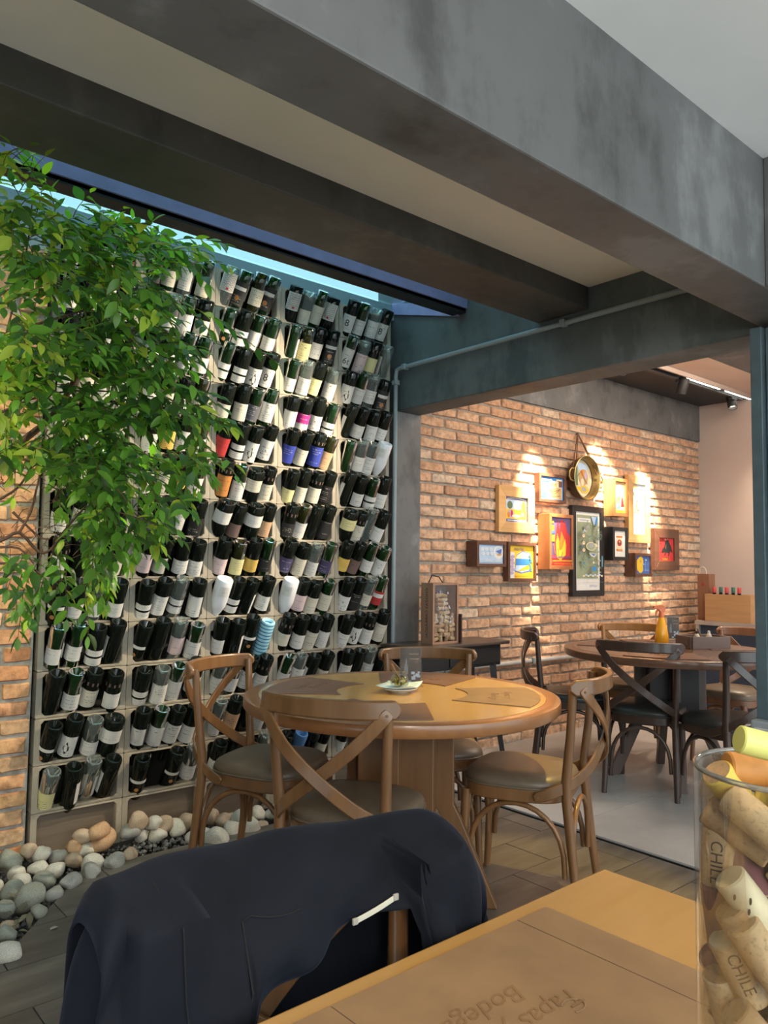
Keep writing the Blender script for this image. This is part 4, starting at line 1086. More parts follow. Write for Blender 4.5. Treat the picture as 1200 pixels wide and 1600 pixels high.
vs, fs = text_data('CHOZAS CARRASCAL', .030); MB().add([Vector((-.0006, .05 + v.y, bh * .5 - v.x * 1.0)) for v in vs], [f[::-1] for f in fs]).build('lettering', plain('burnt_lettering', (0.035, 0.018, 0.012), 0.7), bx)
MB().tube([(bw * .1, .06, bh), (bw * .18, .05, bh + .045), (bw * .45, .05, bh + .035), (bw * .6, .05, bh - .0)], .0035, 6).build('cord_handle', M_STEELBLK, bx, 60)
MB().bb(bw + .002, bw + .010, -.02, .07, 0, bh * .48).build('loose_lid', wood('lid_wood', (0.07, 0.03, 0.02), (0.04, 0.02, 0.015), .5, 'z'), bx)
CORKM = []
for nm, cc in (('tan_cork', (0.52, 0.36, 0.20)), ('pale_cork', (0.60, 0.46, 0.29)), ('brown_cork', (0.40, 0.25, 0.13))):
    m, nt, b = new_mat(nm); v = coords(nt); f = noise(nt, v, 260, 4, .7)
    nt.links.new(ramp(nt, f, [(0.28, [k * .45 for k in cc]), (0.45, cc), (0.8, [min(1, k * 1.15) for k in cc])]), b.inputs['Base Color'])
    b.inputs['Roughness'].default_value = .8; bump(nt, b, f, .25, .001); CORKM.append(m)
def cork_mesh(mats, r=.0118, L=.045, seg=16, endmat=None):
    pr = [(0, L / 2), (r - .0012, L / 2), (r, L / 2 - .0012), (r, -L / 2 + .0012), (r - .0012, -L / 2), (0, -L / 2)]
    mis = [1, 0, 0, 0, 1] if endmat else None
    return MB().lathe(pr, seg, 0, None, mis).mesh('wine_cork', [mats, endmat] if endmat else mats, 40)
CK = [cork_mesh(m) for m in CORKM]; CKS = [cork_mesh(m, seg=10) for m in CORKM]
rr = random.Random(3)
# corks in the box: rows lying and standing, thinning out towards the top
spots_ = []
for j in range(11):
    z = .026 + .0255 * j
    for i in range(4 if j < 6 else 2):
        if j < 6: x = .040 + .0455 * i
        else: x = .085 + .044 * i - .006 * (j - 6)
        spots_.append((x, z, rr.choice((0, 0, 1)) if j < 6 else 0))
for i, (x, z, st_) in enumerate(spots_):
    o = obj('wine_cork', CKS[rr.randrange(3)], None, loc=(3.135 + x, 3.215 + .020 + rr.uniform(0, .004), SZ + z))
    o.rotation_euler = (0, pi / 2 + rr.uniform(-.35, .35) if not st_ else rr.uniform(-.3, .3), rr.uniform(-.2, .2)) if not st_ else (rr.uniform(-.1, .1), rr.uniform(-.3, .3), 0)
    tag(o, 'pale wine cork among the corks behind the glass of the tall box', 'cork', 'corks in the glass-fronted box')

# --- steel console in the corner with wine boxes
co = thing('console', 'dark blue console with steel top in the corner by the end wall', 'console', (6.80, 2.78, 0))
STL = plain('brushed_steel', (0.52, 0.50, 0.48), 0.35, 0.7, var=0.06)
MB().bb(-.26, .26, -.65, .62, .765, .80).build('steel_top', STL, co, bevel=.003)
MB().bb(-.22, .25, -.62, .59, .06, .765).build('body', plain('navy_panel', (0.022, 0.035, 0.06), 0.5), co)
for y in (-.63, .60): MB().bb(-.25, -.22, y - .015, y + .015, 0, .765).build('leg', STL, co)
cr = thing('wine_crate', 'open pale wooden wine crate with bottle tops on the steel console', 'crate', (6.68, 3.12, .80), 0)
CRW = wood('crate_wood', (0.52, 0.30, 0.14), (0.38, 0.20, 0.085), 0.55, 'y', 0.5)
MB().bb(-.10, .10, -.19, .19, 0, .012).build('bottom', CRW, cr)
MB().bb(-.11, -.098, -.20, .20, 0, .235).build('front_panel', CRW, cr, bevel=.002); MB().bb(.098, .11, -.20, .20, 0, .235).build('back_panel', CRW, cr, bevel=.002)
for s in (-1, 1): MB().bb(-.098, .098, s * .194 - .006, s * .194 + .006, 0, .235).build('end_panel', CRW, cr, bevel=.002)
CAPR = plain('red_capsule', (0.55, 0.06, 0.06), 0.4); CAPG = plain('green_capsule', (0.06, 0.15, 0.12), 0.4)
for i, (dy, dx, red) in enumerate(((.145, -.04, 1), (.125, .04, 0), (.035, -.04, 1), (.015, .04, 0), (-.075, -.04, 1))):
    b = MB().lathe([(0, .0), (.036, .0), (.0375, .006), (.0375, .17), (.03, .19), (.015, .215), (.0145, .245), (0, .245)], 16).build('wine_bottle', G_DARK, None, 50, loc=(6.68 + dx, 3.12 + dy, .8125))
    MB().lathe([(.0152, .235), (.0160, .245), (.0160, .282), (.0145, .285), (0, .285)], 14).build('capsule', CAPR if red else CAPG, b, 50)
    tag(b, ['red capped bottle at the left end of the pale crate', 'green capped bottle next to the leftmost red one in the crate', 'red capped bottle in the middle of the pale crate', 'green capped bottle beside the middle red one in the crate', 'single red capped bottle at the right of the crate'][i], 'bottle', 'bottles in the pale crate')
gb = thing('gift_box', 'upright reddish wooden wine box with rope handle behind the pale crate', 'box', (6.72, 3.375, .80))
GBW = wood('gift_box_wood', (0.34, 0.16, 0.085), (0.22, 0.10, 0.055), 0.5, 'z', 0.5)
MB().bb(-.06, .05, -.055, .055, 0, .41).build('body', GBW, gb, bevel=.003)
MB().bb(-.066, -.06, -.048, .048, .012, .398).build('sliding_lid', GBW, gb, bevel=.002)
MB().tube([(-.063, -.03, .41)] + [(-.063, .032 * math.cos(a), .41 + .06 * math.sin(a)) for a in np.linspace(pi, 0, 9)], .005, 6).build('rope_handle', plain('pale_rope', (0.55, 0.46, 0.36), 0.8), gb, 60)
mb = MB().lathe([(0, .002), (.016, .002), (.016, 0), (0, 0)], 16, 0, Matrix.Translation((-.0675, .0, .315)) @ Matrix.Rotation(pi / 2, 4, 'Y')); mb.build('seal', plain('red_seal', (0.32, 0.04, 0.04), 0.5), gb)
# ------------------------------------------------------------------ framed pictures on the brick wall
F_PINE = wood('pine_frame', (0.70, 0.43, 0.19), (0.55, 0.30, 0.11), 0.5, 'x', 0.5)
F_BRN = wood('walnut_frame', (0.17, 0.075, 0.045), (0.09, 0.04, 0.025), 0.45, 'x', 0.5)
F_RED = wood('cedar_frame', (0.42, 0.17, 0.065), (0.30, 0.11, 0.04), 0.45, 'z', 0.5)
F_BLK = plain('black_frame', (0.018, 0.017, 0.018), 0.4)
def flat(col, name): return plain('ink_' + name, col, 0.6, var=0.05, scale=20)
I = dict(sky=flat((0.04, 0.22, 0.55), 'sky'), cream=flat((0.70, 0.60, 0.42), 'cream'), white=flat((0.72, 0.70, 0.66), 'white'), yellow=flat((0.75, 0.48, 0.03), 'yellow'),
         red=flat((0.50, 0.03, 0.03), 'red'), orange=flat((0.65, 0.20, 0.02), 'orange'), black=flat((0.02, 0.02, 0.022), 'black'), green=flat((0.12, 0.17, 0.08), 'green'),
         purple=flat((0.12, 0.08, 0.20), 'purple'), blue=flat((0.06, 0.13, 0.36), 'blue'), tan=flat((0.50, 0.32, 0.14), 'tan'), teal=flat((0.10, 0.24, 0.28), 'teal'), grey=flat((0.35, 0.35, 0.36), 'grey'),
         lav=flat((0.48, 0.36, 0.55), 'lavender'), pale=flat((0.42, 0.56, 0.75), 'pale'), brown=flat((0.16, 0.07, 0.04), 'brown'), sage=flat((0.30, 0.34, 0.22), 'sage'), mauve=flat((0.10, 0.15, 0.42), 'mauve'))
class Art:
    """flat print built in picture units: u to the right, v up, 0..1; later shapes lie a hair further out"""
    def __init__(s, x0, x1, z0, z1, y): s.a = (x0, x1, z0, z1, y); s.k = 0; s.sets = {}
    def P(s, u, v, e=0): x0, x1, z0, z1, y = s.a; return (x0 + (x1 - x0) * u, y - .0008 - .00025 * s.k, z0 + (z1 - z0) * v)
    def poly(s, pts, ink):
        s.k += 1; s.sets.setdefault(ink, MB()).add([s.P(*p) for p in pts], [tuple(range(len(pts)))]); return s
    def rect(s, u0, v0, u1, v1, ink): return s.poly([(u0, v0), (u1, v0), (u1, v1), (u0, v1)], ink)
    def disc(s, u, v, ru, rv, ink, n=16): return s.poly([(u + ru * math.cos(2 * pi * i / n), v + rv * math.sin(2 * pi * i / n)) for i in range(n)], ink)
    def line(s, pts, w, ink):
        asp = (s.a[1] - s.a[0]) / (s.a[3] - s.a[2])
        for (a, b), (c, d) in zip(pts, pts[1:]):
            dx, dy = (c - a) * asp, d - b; l = math.hypot(dx, dy) or 1; nx, ny = -dy / l * w / asp, dx / l * w
            s.poly([(a + nx, b + ny), (a - nx, b - ny), (c - nx, d - ny), (c + nx, d + ny)], ink)
        return s
    def text(s, t, u, v, h, ink, stretch=1.0):
        s.k += 1; x0, x1, z0, z1, y = s.a; H = z1 - z0
        vs, fs = text_data(t, h * H * 1.35); px_, py_, pz_ = s.P(u, v)
        s.sets.setdefault(ink, MB()).add([(px_ + q.x * stretch, py_, pz_ + q.y) for q in vs], fs); return s
    def type(s, u0, u1, v, h, ink, seed=1):
        r = random.Random(seed); u = u0
        while u < u1:
            w = r.uniform(.25, .6) * h; s.rect(u, v - h / 2 * r.uniform(.7, 1), u + w, v + h / 2 * r.uniform(.7, 1), ink); u += w + h * .25
        return s
    def squiggle(s, u0, u1, v, h, ink, w=.008):
        return s.line([(u0 + (u1 - u0) * i / 24, v + h * math.sin(i * 1.5) * (.6 + .4 * math.sin(i * .7))) for i in range(25)], w, ink)
    def build(s, parent):
        for ink, mb in s.sets.items(): mb.build('print', I[ink], parent)['kind'] = 'stuff'
def framed(key, label, Fm, fw, depth, paper, mat_w=0.0, mitre=True):
    x0, x1, z0, z1 = FR[key]; cx, cz = (x0 + x1) / 2, (z0 + z1) / 2; hw, hh = (x1 - x0) / 2, (z1 - z0) / 2
    t = thing('framed_picture', label, 'picture', (cx, BW - .004, cz), 0, 'framed pictures on the brick wall')
    y0, y1 = -depth, 0.0
    for s in (-1, 1):
        # side rails, mitred
        mb = MB(); a, b = s * hw, s * (hw - fw)
        for (p, q) in (((a, -hh), (b, -hh + fw)),): pass
        vs = [(a, y0, -hh), (b, y0, -hh + fw), (b, y0, hh - fw), (a, y0, hh), (a, y1, -hh), (b, y1, -hh + fw), (b, y1, hh - fw), (a, y1, hh)]
        mb.add(vs, [(0, 1, 2, 3), (7, 6, 5, 4), (0, 4, 5, 1), (1, 5, 6, 2), (2, 6, 7, 3), (3, 7, 4, 0)]).build('frame_rail', Fm, t, bevel=.002)
        c, d = s * hh, s * (hh - fw)
        vs = [(-hw, y0, c), (-hw + fw, y0, d), (hw - fw, y0, d), (hw, y0, c), (-hw, y1, c), (-hw + fw, y1, d), (hw - fw, y1, d), (hw, y1, c)]
        MB().add(vs, [(0, 1, 2, 3), (7, 6, 5, 4), (0, 4, 5, 1), (1, 5, 6, 2), (2, 6, 7, 3), (3, 7, 4, 0)]).build('frame_rail', Fm, t, bevel=.002)
    ya = y0 + .014
    MB().bb(-hw + fw, hw - fw, ya, ya + .004, -hh + fw, hh - fw).build('sheet', I[paper], t)
    return t, Art(-hw + fw + mat_w, hw - fw - mat_w, -hh + fw + mat_w, hh - fw - mat_w, ya)
R_ = random.Random(21)
t, a = framed('pine', 'wide pale pine frame with a small colourful garden scene, upper left of the group', F_PINE, .078, .035, 'white')
a.rect(0, 0, 1, 1, 'blue').rect(.04, .12, .97, .9, 'cream').rect(.04, .55, .97, .88, 'pale').disc(.5, .66, .12, .14, 'white').disc(.22, .68, .12, .16, 'green').disc(.85, .66, .12, .2, 'yellow').rect(.04, .12, .97, .5, 'yellow').disc(.25, .32, .16, .16, 'lav').disc(.3, .34, .05, .14, 'red').disc(.16, .28, .06, .12, 'orange').disc(.5, .24, .2, .07, 'cream').disc(.78, .3, .09, .1, 'tan')
a.line([(.68, .78), (.68, .45)], .012, 'orange').line([(.08, .93), (.4, .97), (.6, .97), (.93, .9)], .014, 'cream').type(.1, .9, .06, .05, 'white', 3); a.build(t)
t, a = framed('blue', 'small dark box frame with a pale blue bottle-crown print, lowest at the left', F_BRN, .022, .10, 'pale')
a.rect(0, 0, 1, 1, 'pale').rect(.02, .02, .98, .98, 'mauve').rect(.03, .03, .97, .97, 'pale').disc(.82, .6, .2, .36, 'white').disc(.82, .66, .14, .22, 'pale').poly([(.7, .66), (.9, .48), (.95, .8)], 'mauve').disc(.84, .48, .1, .06, 'tan')
for j in range(2):
    for i in range(3): a.disc(.16 + .17 * i + .03 * j, .76 - .24 * j, .065, .085, 'white').disc(.16 + .17 * i + .03 * j, .77 - .24 * j, .03, .04, 'pale')
a.rect(.06, .08, .94, .24, 'white').rect(.07, .09, .93, .23, 'pale').text('PRIMERAS', .42, .16, .1, 'white').type(.7, .86, .16, .08, 'white', 4); a.build(t)
t, a = framed('mar', 'walnut frame with a yellow bay travel print below the wide pine frame', F_BRN, .022, .05, 'yellow')
a.rect(0, 0, 1, 1, 'yellow').rect(0, 0, .22, .8, 'white').poly([(.22, .2), (.3, .72), (.55, .84), (.86, .78), (.92, .5), (.85, .2), (.5, .14)], 'mauve').poly([(.24, .24), (.32, .7), (.55, .81), (.84, .75), (.88, .5), (.82, .24), (.5, .17)], 'pale').poly([(.24, .58), (.88, .58), (.84, .75), (.55, .81), (.32, .7)], 'cream').rect(.26, .40, .88, .6, 'sky').poly([(.3, .2), (.88, .28), (.88, .45), (.6, .34)], 'yellow')
for i in range(6): a.disc(.11 + .03 * (i % 2), .16 + .1 * i, .07, .05, 'lav'); a.disc(.9 - .03 * (i % 3), .25 + .09 * i, .05, .05, 'teal')
a.text('MARATXA', .38, .89, .09, 'purple', .8).squiggle(.2, .85, .06, .02, 'orange'); a.build(t)
t, a = framed('cards', 'small walnut frame with cigar labels on blue, top of the group left of the pan', F_BRN, .024, .05, 'sky')
a.rect(0, 0, 1, 1, 'sky').rect(.7, .72, .95, .93, 'cream').rect(.74, .6, .96, .86, 'brown').rect(.38, .5, .8, .84, 'cream').rect(.2, .3, .7, .74, 'orange').rect(.22, .32, .68, .72, 'tan').rect(.28, .04, .94, .58, 'cream').rect(.30, .06, .92, .56, 'tan').line([(.4, .44), (.55, .2), (.85, .48), (.55, .36), (.4, .44)], .012, 'brown').line([(.5, .12), (.86, .2)], .01, 'brown').squiggle(.08, .46, .86, .05, 'white', .014).squiggle(.04, .14, .24, .015, 'black', .006); a.build(t)
t, a = framed('fire', 'deep cedar box frame with a red and yellow flame poster beside the tall black frame', F_RED, .026, .11, 'purple')
a.rect(0, .0, 1, 1, 'purple').rect(0, 0, 1, .22, 'red').poly([(.62, .12), (1, .1), (1, .62), (.85, .7), (.72, .95), (.6, .8)], 'red')
a.poly([(.28, .2), (.2, .5), (.28, .72), (.36, .98), (.46, .74), (.5, .94), (.62, .97), (.7, .7), (.84, .5), (.8, .22), (.5, .1)], 'red').poly([(.3, .2), (.25, .48), (.34, .68), (.46, .5), (.54, .72), (.68, .58), (.8, .44), (.76, .22), (.5, .12)], 'orange').poly([(.3, .18), (.28, .52), (.4, .58), (.42, .32), (.56, .34), (.74, .56), (.76, .24), (.5, .11)], 'yellow')
a.line([(.36, .2), (.4, .3), (.34, .36)], .008, 'brown').line([(.55, .2), (.6, .3)], .008, 'brown').disc(.1, .9, .06, .03, 'yellow').rect(.03, .72, .18, .84, 'orange').rect(.02, .66, .2, .72, 'blue').rect(.04, .5, .2, .64, 'yellow').line([(.14, .45), (.2, .25)], .008, 'orange')
a.rect(0, .0, 1, .085, 'orange').rect(.02, .008, .98, .08, 'red').type(.04, .94, .18, .055, 'purple', 5).type(.04, .95, .108, .03, 'yellow', 6).type(.05, .94, .045, .03, 'orange', 7); a.build(t)
t, a = framed('ort', 'tall black frame with a sage green crowded print lettered ORTEGA', F_BLK, .047, .035, 'white')
x0, x1, z0, z1, y_ = a.a
a.rect(.07, .15, .93, .96, 'sage').rect(.1, .87, .62, .92, 'white').squiggle(.18, .54, .895, .008, 'mauve', .003).poly([(.62, .95), (.74, .82), (.86, .94)], 'pale').poly([(.76, .84), (.8, .78), (.9, .93), (.84, .95)], 'sky')
inks = ['sage', 'green', 'grey', 'teal', 'cream', 'sage', 'pale', 'tan', 'sage', 'teal']
for i in range(90):
    u, v = R_.uniform(.12, .88), R_.uniform(.19, .84); 
    if R_.random() < .5: a.disc(u, v, R_.uniform(.02, .06), R_.uniform(.008, .024), R_.choice(inks), 9)
    else: a.line([(u, v), (u + R_.uniform(-.1, .1), v + R_.uniform(-.05, .06)), (u + R_.uniform(-.12, .12), v + R_.uniform(-.06, .05))], .0035, R_.choice(['green', 'sage', 'teal', 'grey', 'green', 'cream']))
a.poly([(.22, .76), (.34, .84), (.46, .76), (.4, .78), (.34, .80), (.28, .78)], 'grey').poly([(.12, .72), (.2, .78), (.3, .73), (.2, .75)], 'pale').disc(.46, .56, .2, .055, 'cream').disc(.46, .56, .17, .047, 'sage').disc(.46, .57, .09, .03, 'grey')
for i in range(3): a.disc(.16, .69 - .09 * i, .07, .03, 'brown', 10).disc(.16, .69 - .09 * i, .058, .024, 'cream', 10).disc(.16, .695 - .09 * i, .025, .01, 'tan', 8)
for i in range(7): a.line([(.64 + .02 * (i % 2), .75 - .018 * i), (.9, .76 - .018 * i)], .003, 'green')
a.poly([(.36, .47), (.68, .47), (.56, .42), (.44, .44)], 'white').poly([(.42, .465), (.64, .465), (.54, .435)], 'mauve').disc(.56, .275, .12, .036, 'teal').disc(.56, .275, .08, .024, 'sky').rect(.86, .3, .92, .44, 'teal')
for i in range(9): a.disc(.14 + .09 * i, .185 + .012 * (i % 2), .045, .013, 'pale' if i % 2 else 'cream', 9)
a.line([(.07, .105), (.93, .105)], .001, 'tan').text('ORTEGA', .5, .055, .03, 'mauve', 1.05); a.build(t)
t, a = framed('saint', 'deep cedar box frame with an arched old-master style scene, right of the hanging pan', F_RED, .028, .10, 'cream')
a.rect(0, 0, 1, 1, 'tan').poly([(.1, .1), (.1, .7)] + [(.5 + .4 * math.cos(b), .7 + .22 * math.sin(b)) for b in np.linspace(pi, 0, 9)] + [(.9, .1)], 'cream').poly([(.1, .5), (.1, .7)] + [(.5 + .4 * math.cos(b), .7 + .2 * math.sin(b)) for b in np.linspace(pi, 0, 9)] + [(.9, .5)], 'pale').poly([(.12, .5), (.3, .62), (.6, .58), (.88, .68), (.88, .46), (.12, .44)], 'sage').disc(.3, .36, .18, .12, 'tan').disc(.42, .46, .07, .06, 'orange').poly([(.58, .2), (.66, .48), (.78, .5), (.92, .22)], 'red').poly([(.1, .14), (.22, .34), (.42, .3), (.56, .16)], 'teal').line([(.2, .18), (.4, .3)], .014, 'white').rect(.06, .02, .94, .09, 'yellow'); a.build(t)
t, a = framed('tall', 'tall pale pine frame with a horseman print over a handwritten note', F_PINE, .072, .04, 'white')
a.rect(0, .3, 1, 1, 'cream').rect(0, .84, 1, 1, 'pale').disc(.2, .95, .3, .04, 'tan').rect(0, .76, 1, .84, 'sage')
for i in range(7): a.disc(.1 + .13 * i, .8, .06, .03, 'grey' if i % 2 else 'teal', 9)
a.disc(.5, .53, .22, .045, 'grey').disc(.36, .57, .08, .07, 'tan').disc(.38, .66, .04, .025, 'brown').line([(.3, .5), (.22, .42)], .008, 'brown').line([(.44, .5), (.5, .41)], .008, 'brown').line([(.66, .54), (.8, .44)], .008, 'grey').disc(.76, .58, .07, .03, 'grey').line([(.1, .46), (.9, .42)], .004, 'tan')
for i in range(5): a.line([(.08, .26 - .05 * i), (.3, .265 - .05 * i), (.55 + .1 * (i % 3), .255 - .05 * i)], .0035, 'mauve')
a.build(t)
t, a = framed('small', 'small deep black frame with an orange and red label on white, under the arched scene', F_BLK, .030, .09, 'white')
a.rect(.22, .74, .78, .8, 'tan').rect(.26, .30, .74, .75, 'cream').rect(.24, .22, .76, .3, 'orange').rect(.24, .74, .76, .8, 'orange').disc(.5, .54, .2, .13, 'red').disc(.5, .54, .12, .08, 'brown').disc(.5, .58, .06, .05, 'tan').type(.28, .7, .77, .03, 'red', 8).type(.28, .7, .26, .03, 'cream', 9); a.build(t)
t, a = framed('lemon', 'small square walnut frame with yellow lemons on blue, under the tall pine frame', F_BRN, .024, .10, 'blue')
a.rect(0, 0, 1, 1, 'blue').disc(.22, .5, .2, .34, 'yellow').disc(.36, .7, .19, .28, 'yellow').disc(.34, .32, .2, .28, 'yellow').disc(.36, .7, .05, .08, 'tan').line([(.3, .4), (.36, .3), (.4, .38)], .012, 'tan').disc(.74, .78, .07, .05, 'pale').rect(.54, .5, .6, .58, 'pale').line([(.7, .7), (.7, .1)], .008, 'pale').type(.6, .9, .2, .04, 'pale', 10); a.build(t)
t, a = framed('bull', 'wide walnut frame with a black bull on red, rightmost picture', F_BRN, .082, .045, 'red')
a.rect(0, 0, 1, 1, 'red').poly([(.2, .36), (.24, .5), (.4, .62), (.44, .84), (.58, .94), (.68, .92), (.72, .8), (.84, .66), (.95, .36), (.8, .42), (.74, .34), (.7, .2), (.64, .2), (.66, .34), (.5, .36), (.44, .22), (.38, .22), (.42, .38), (.3, .34), (.12, .38)], 'black').line([(.4, .86), (.3, .94), (.22, .9)], .014, 'black').line([(.14, .86), (.12, .74), (.22, .78)], .014, 'black').poly([(.42, .6), (.5, .74), (.52, .58), (.46, .5)], 'brown').line([(.5, .9), (.42, .98)], .012, 'cream').line([(.6, .93), (.6, 1.0)], .012, 'cream').disc(.5, .14, .22, .025, 'brown').text('PLATENO', .42, .07, .085, 'yellow', .9); a.build(t)

# hanging paella pan with painted bottom
t = thing('hanging_pan', 'round metal pan with painted bottom hung by a cord on the brick wall', 'pan', (5.085, BW - .10, 1.952))
t.rotation_euler = (0, math.radians(5), 0)
RY = Matrix.Rotation(pi / 2, 4, 'X')
PM = plain('tarnished_brass', (0.42, 0.30, 0.12), 0.35, 0.75, var=0.2); PM2 = plain('dark_pan_iron', (0.12, 0.085, 0.055), 0.45, 0.6, var=0.3)
MB().lathe([(0, -.058), (.150, -.058), (.165, .008), (.172, .012), (.176, .010), (.157, -.062), (0, -.062)], 40, 0, RY).build('bowl', PM2, t, 40)
MB().lathe([(.1510, -.054), (.1645, .0095), (.170, .014), (.1755, .0118)], 40, 0, RY).build('rim', PM, t, 50)
pt = MB().lathe([(0, -.0565), (.150, -.0565), (.150, -.0575), (0, -.0575)], 40, 0, RY).build('painted_bottom', I['cream'], t)
a = Art(-.15, .15, -.15, .15, .0555)
a.disc(.5, .82, .3, .1, 'pale').disc(.26, .56, .14, .3, 'sage').poly([(.2, .3), (.3, .85), (.4, .3)], 'green').disc(.62, .55, .2, .22, 'tan').disc(.55, .66, .06, .09, 'orange').disc(.72, .62, .06, .1, 'lav').disc(.58, .42, .08, .1, 'cream').disc(.68, .24, .2, .1, 'yellow').disc(.66, .24, .12, .06, 'grey').disc(.36, .22, .12, .06, 'yellow').line([(.3, .5), (.5, .7), (.66, .5), (.8, .4)], .008, 'brown'); a.build(pt)
for s in (-1, 1):
    MB().tube([(s * .165, -.0, .05), (s * .20, .0, .045), (s * .222, .0, .02), (s * .222, .0, -.02), (s * .20, .0, -.045), (s * .165, .0, -.05)], .006, 8).build('handle', PM, t, 60)
mb = MB()
for dx in (-.02, .02):
    for s in (-1, 1): mb.tube([(s * .165 + dx, -.0, .045), (-.03 + dx * .12, .080, .36)], .0042, 5)
mb.build('cord', plain('brown_cord', (0.13, 0.06, 0.03), 0.8), t)
MB().tube([(-.03, .10, .358), (-.03, .075, .360)], .005, 8).build('nail', M_STEELBLK, t)

# track spot heads on the ceiling
TM = plain('track_black', (0.03, 0.03, 0.034), 0.5)
struct('trim_4', MB().bb(3.4, 7.0, TRACK_Y - .018, TRACK_Y + .018, 2.797, 2.82), TM)
LENS = emit('lamp_lens', (1.0, 0.86, 0.66), 6.0)
names = ['black track spotlight over the left pictures, behind the beam', 'black track spotlight over the pan, behind the beam', 'black track spotlight hanging left on the dark ceiling strip', 'black track spotlight hanging right on the dark ceiling strip']
for i, (pos, tg) in enumerate(HEADS):
    p = Vector(pos); d = (Vector(tg) - p).normalized()
    t = thing('track_spotlight', names[i], 'spotlight', (p.x, p.y, 2.797), 0, 'spotlights on the ceiling track')
    o = Vector((p.x, p.y, 2.797)); c = p - d * .03 - o
    MB().bb(-.05, .05, -.017, .017, -.02, 0).build('adapter', TM, t, bevel=.003)
    MB().tube([(0, 0, -.02), (0, 0, c.z * .5), c - d * .05], .011, 8).build('stem', TM, t, 60)
    Q = d.to_track_quat('Z', 'Y').to_matrix().to_4x4()
    Mx = Matrix.Translation(c) @ Q
    MB().lathe([(0, -.10), (.036, -.10), (.040, -.096), (.040, .025), (.036, .025), (.034, -.01), (0, -.01)], 20, 0, Mx).build('lamp_body', TM, t, 50)
    MB().lathe([(0, -.008), (.033, -.008), (.033, -.0095), (0, -.0095)], 20, 0, Mx).build('lens', LENS, t)
t = thing('track_spotlight', 'small black spotlight at the far right, half behind the door post', 'spotlight', (6.95, 2.93, 2.84), 0, 'spotlights on the ceiling track')
MB().tube([(0, 0, 0), (0, 0, -.03)], .012, 8).build('stem', TM, t); MB().lathe([(0, -.03), (.03, -.03), (.03, -.16), (0, -.16)], 16).build('lamp_body', TM, t, 50); MB().lathe([(0, -.1605), (.024, -.1605), (.024, -.162), (0, -.162)], 16).build('lens', LENS, t)
# ------------------------------------------------------------------ foreground table
FZ = 0.75
V_FRONT = veneer('front_table_veneer', (0.56, 0.33, 0.115), (0.47, 0.26, 0.08))
V_FRIM = wood('front_table_edge', (0.58, 0.36, 0.13), (0.46, 0.26, 0.085), 0.3, 'x', 0.4, 0.3)
ft = thing('dining_table', 'rectangular yellow wooden table in the foreground with leather mat and cork jar', 'table', (1.172, 0.778, 0), math.radians(0.6))
LX, WY = 1.55, 0.76
MB().bb(-LX, 0, -WY, 0, FZ - .028, FZ).build('tabletop', V_FRONT, ft, bevel=.005)
MB().bb(-LX + .03, -.03, -WY + .03, -.03, FZ - .09, FZ - .028).build('apron', V_PED, ft)
for x in (-LX + .08, -.08):
    for y in (-WY + .08, -.08): MB().bb(x - .03, x + .03, y - .03, y + .03, 0, FZ - .028).build('leg', V_PED, ft, bevel=.004)
fm = thing('place_mat', 'rectangular tan leather place mat with embossed script on the foreground table', 'placemat', (0.966, 0.742, FZ), math.radians(0.6))
M_FMAT = leather('foreground_mat_leather', (0.30, 0.185, 0.098), 0.5)
ml, mw = .475, .335
def rrect(x0, x1, y0, y1, r, n=4):
    out = []
    for cx, cy, a0 in ((x1 - r, y0 + r, -pi / 2), (x1 - r, y1 - r, 0), (x0 + r, y1 - r, pi / 2), (x0 + r, y0 + r, pi)):
        for i in range(n + 1): a = a0 + pi / 2 * i / n; out.append((cx + r * math.cos(a), cy + r * math.sin(a)))
    return out
MB().prism(rrect(-ml, 0, -mw, 0, .006), .0004, .0038).build('mat', M_FMAT, fm)
MB().prism(rrect(-ml + .001, -.001, -mw + .001, -.001, .006), .0001, .0016).build('edge', plain('mat_dark_edge', (0.16, 0.095, 0.055), 0.6), fm)
MB().bb(-.0695, -.0682, -mw + .002, -.002, .0036, .0041).build('seam', M_STITCH, fm)
MB().bb(-ml + .068, -ml + .0693, -mw + .002, -.002, .0036, .0041).build('seam', M_STITCH, fm)
M_EMB = leather('embossed_leather', (0.25, 0.145, 0.072), 0.42)
def emb(s, size, x, y, ext):
    vs, fs = text_data(s, size, .0005, .4, res=4)
    MB().add([Vector((x - v.x * 1.0, y - v.y, .0040 + v.z)) for v in vs], fs).build('embossed_lettering', M_EMB, fm)
pt_ = on_z(848, 1585, FZ) - fm.location; emb('Tapas y', .044, pt_.x, pt_.y, 0)
pt_ = on_z(757, 1580, FZ) - fm.location; emb('Bodega', .044, pt_.x, pt_.y, 0)
pt_ = on_z(892, 1577, FZ) - fm.location
MB().tube([(pt_.x + .016 * math.cos(a), pt_.y + .012 * math.sin(a), .0040) for a in np.linspace(-2.2, 2.4, 12)], .0012, 5).build('embossed_swirl', M_EMB, fm)

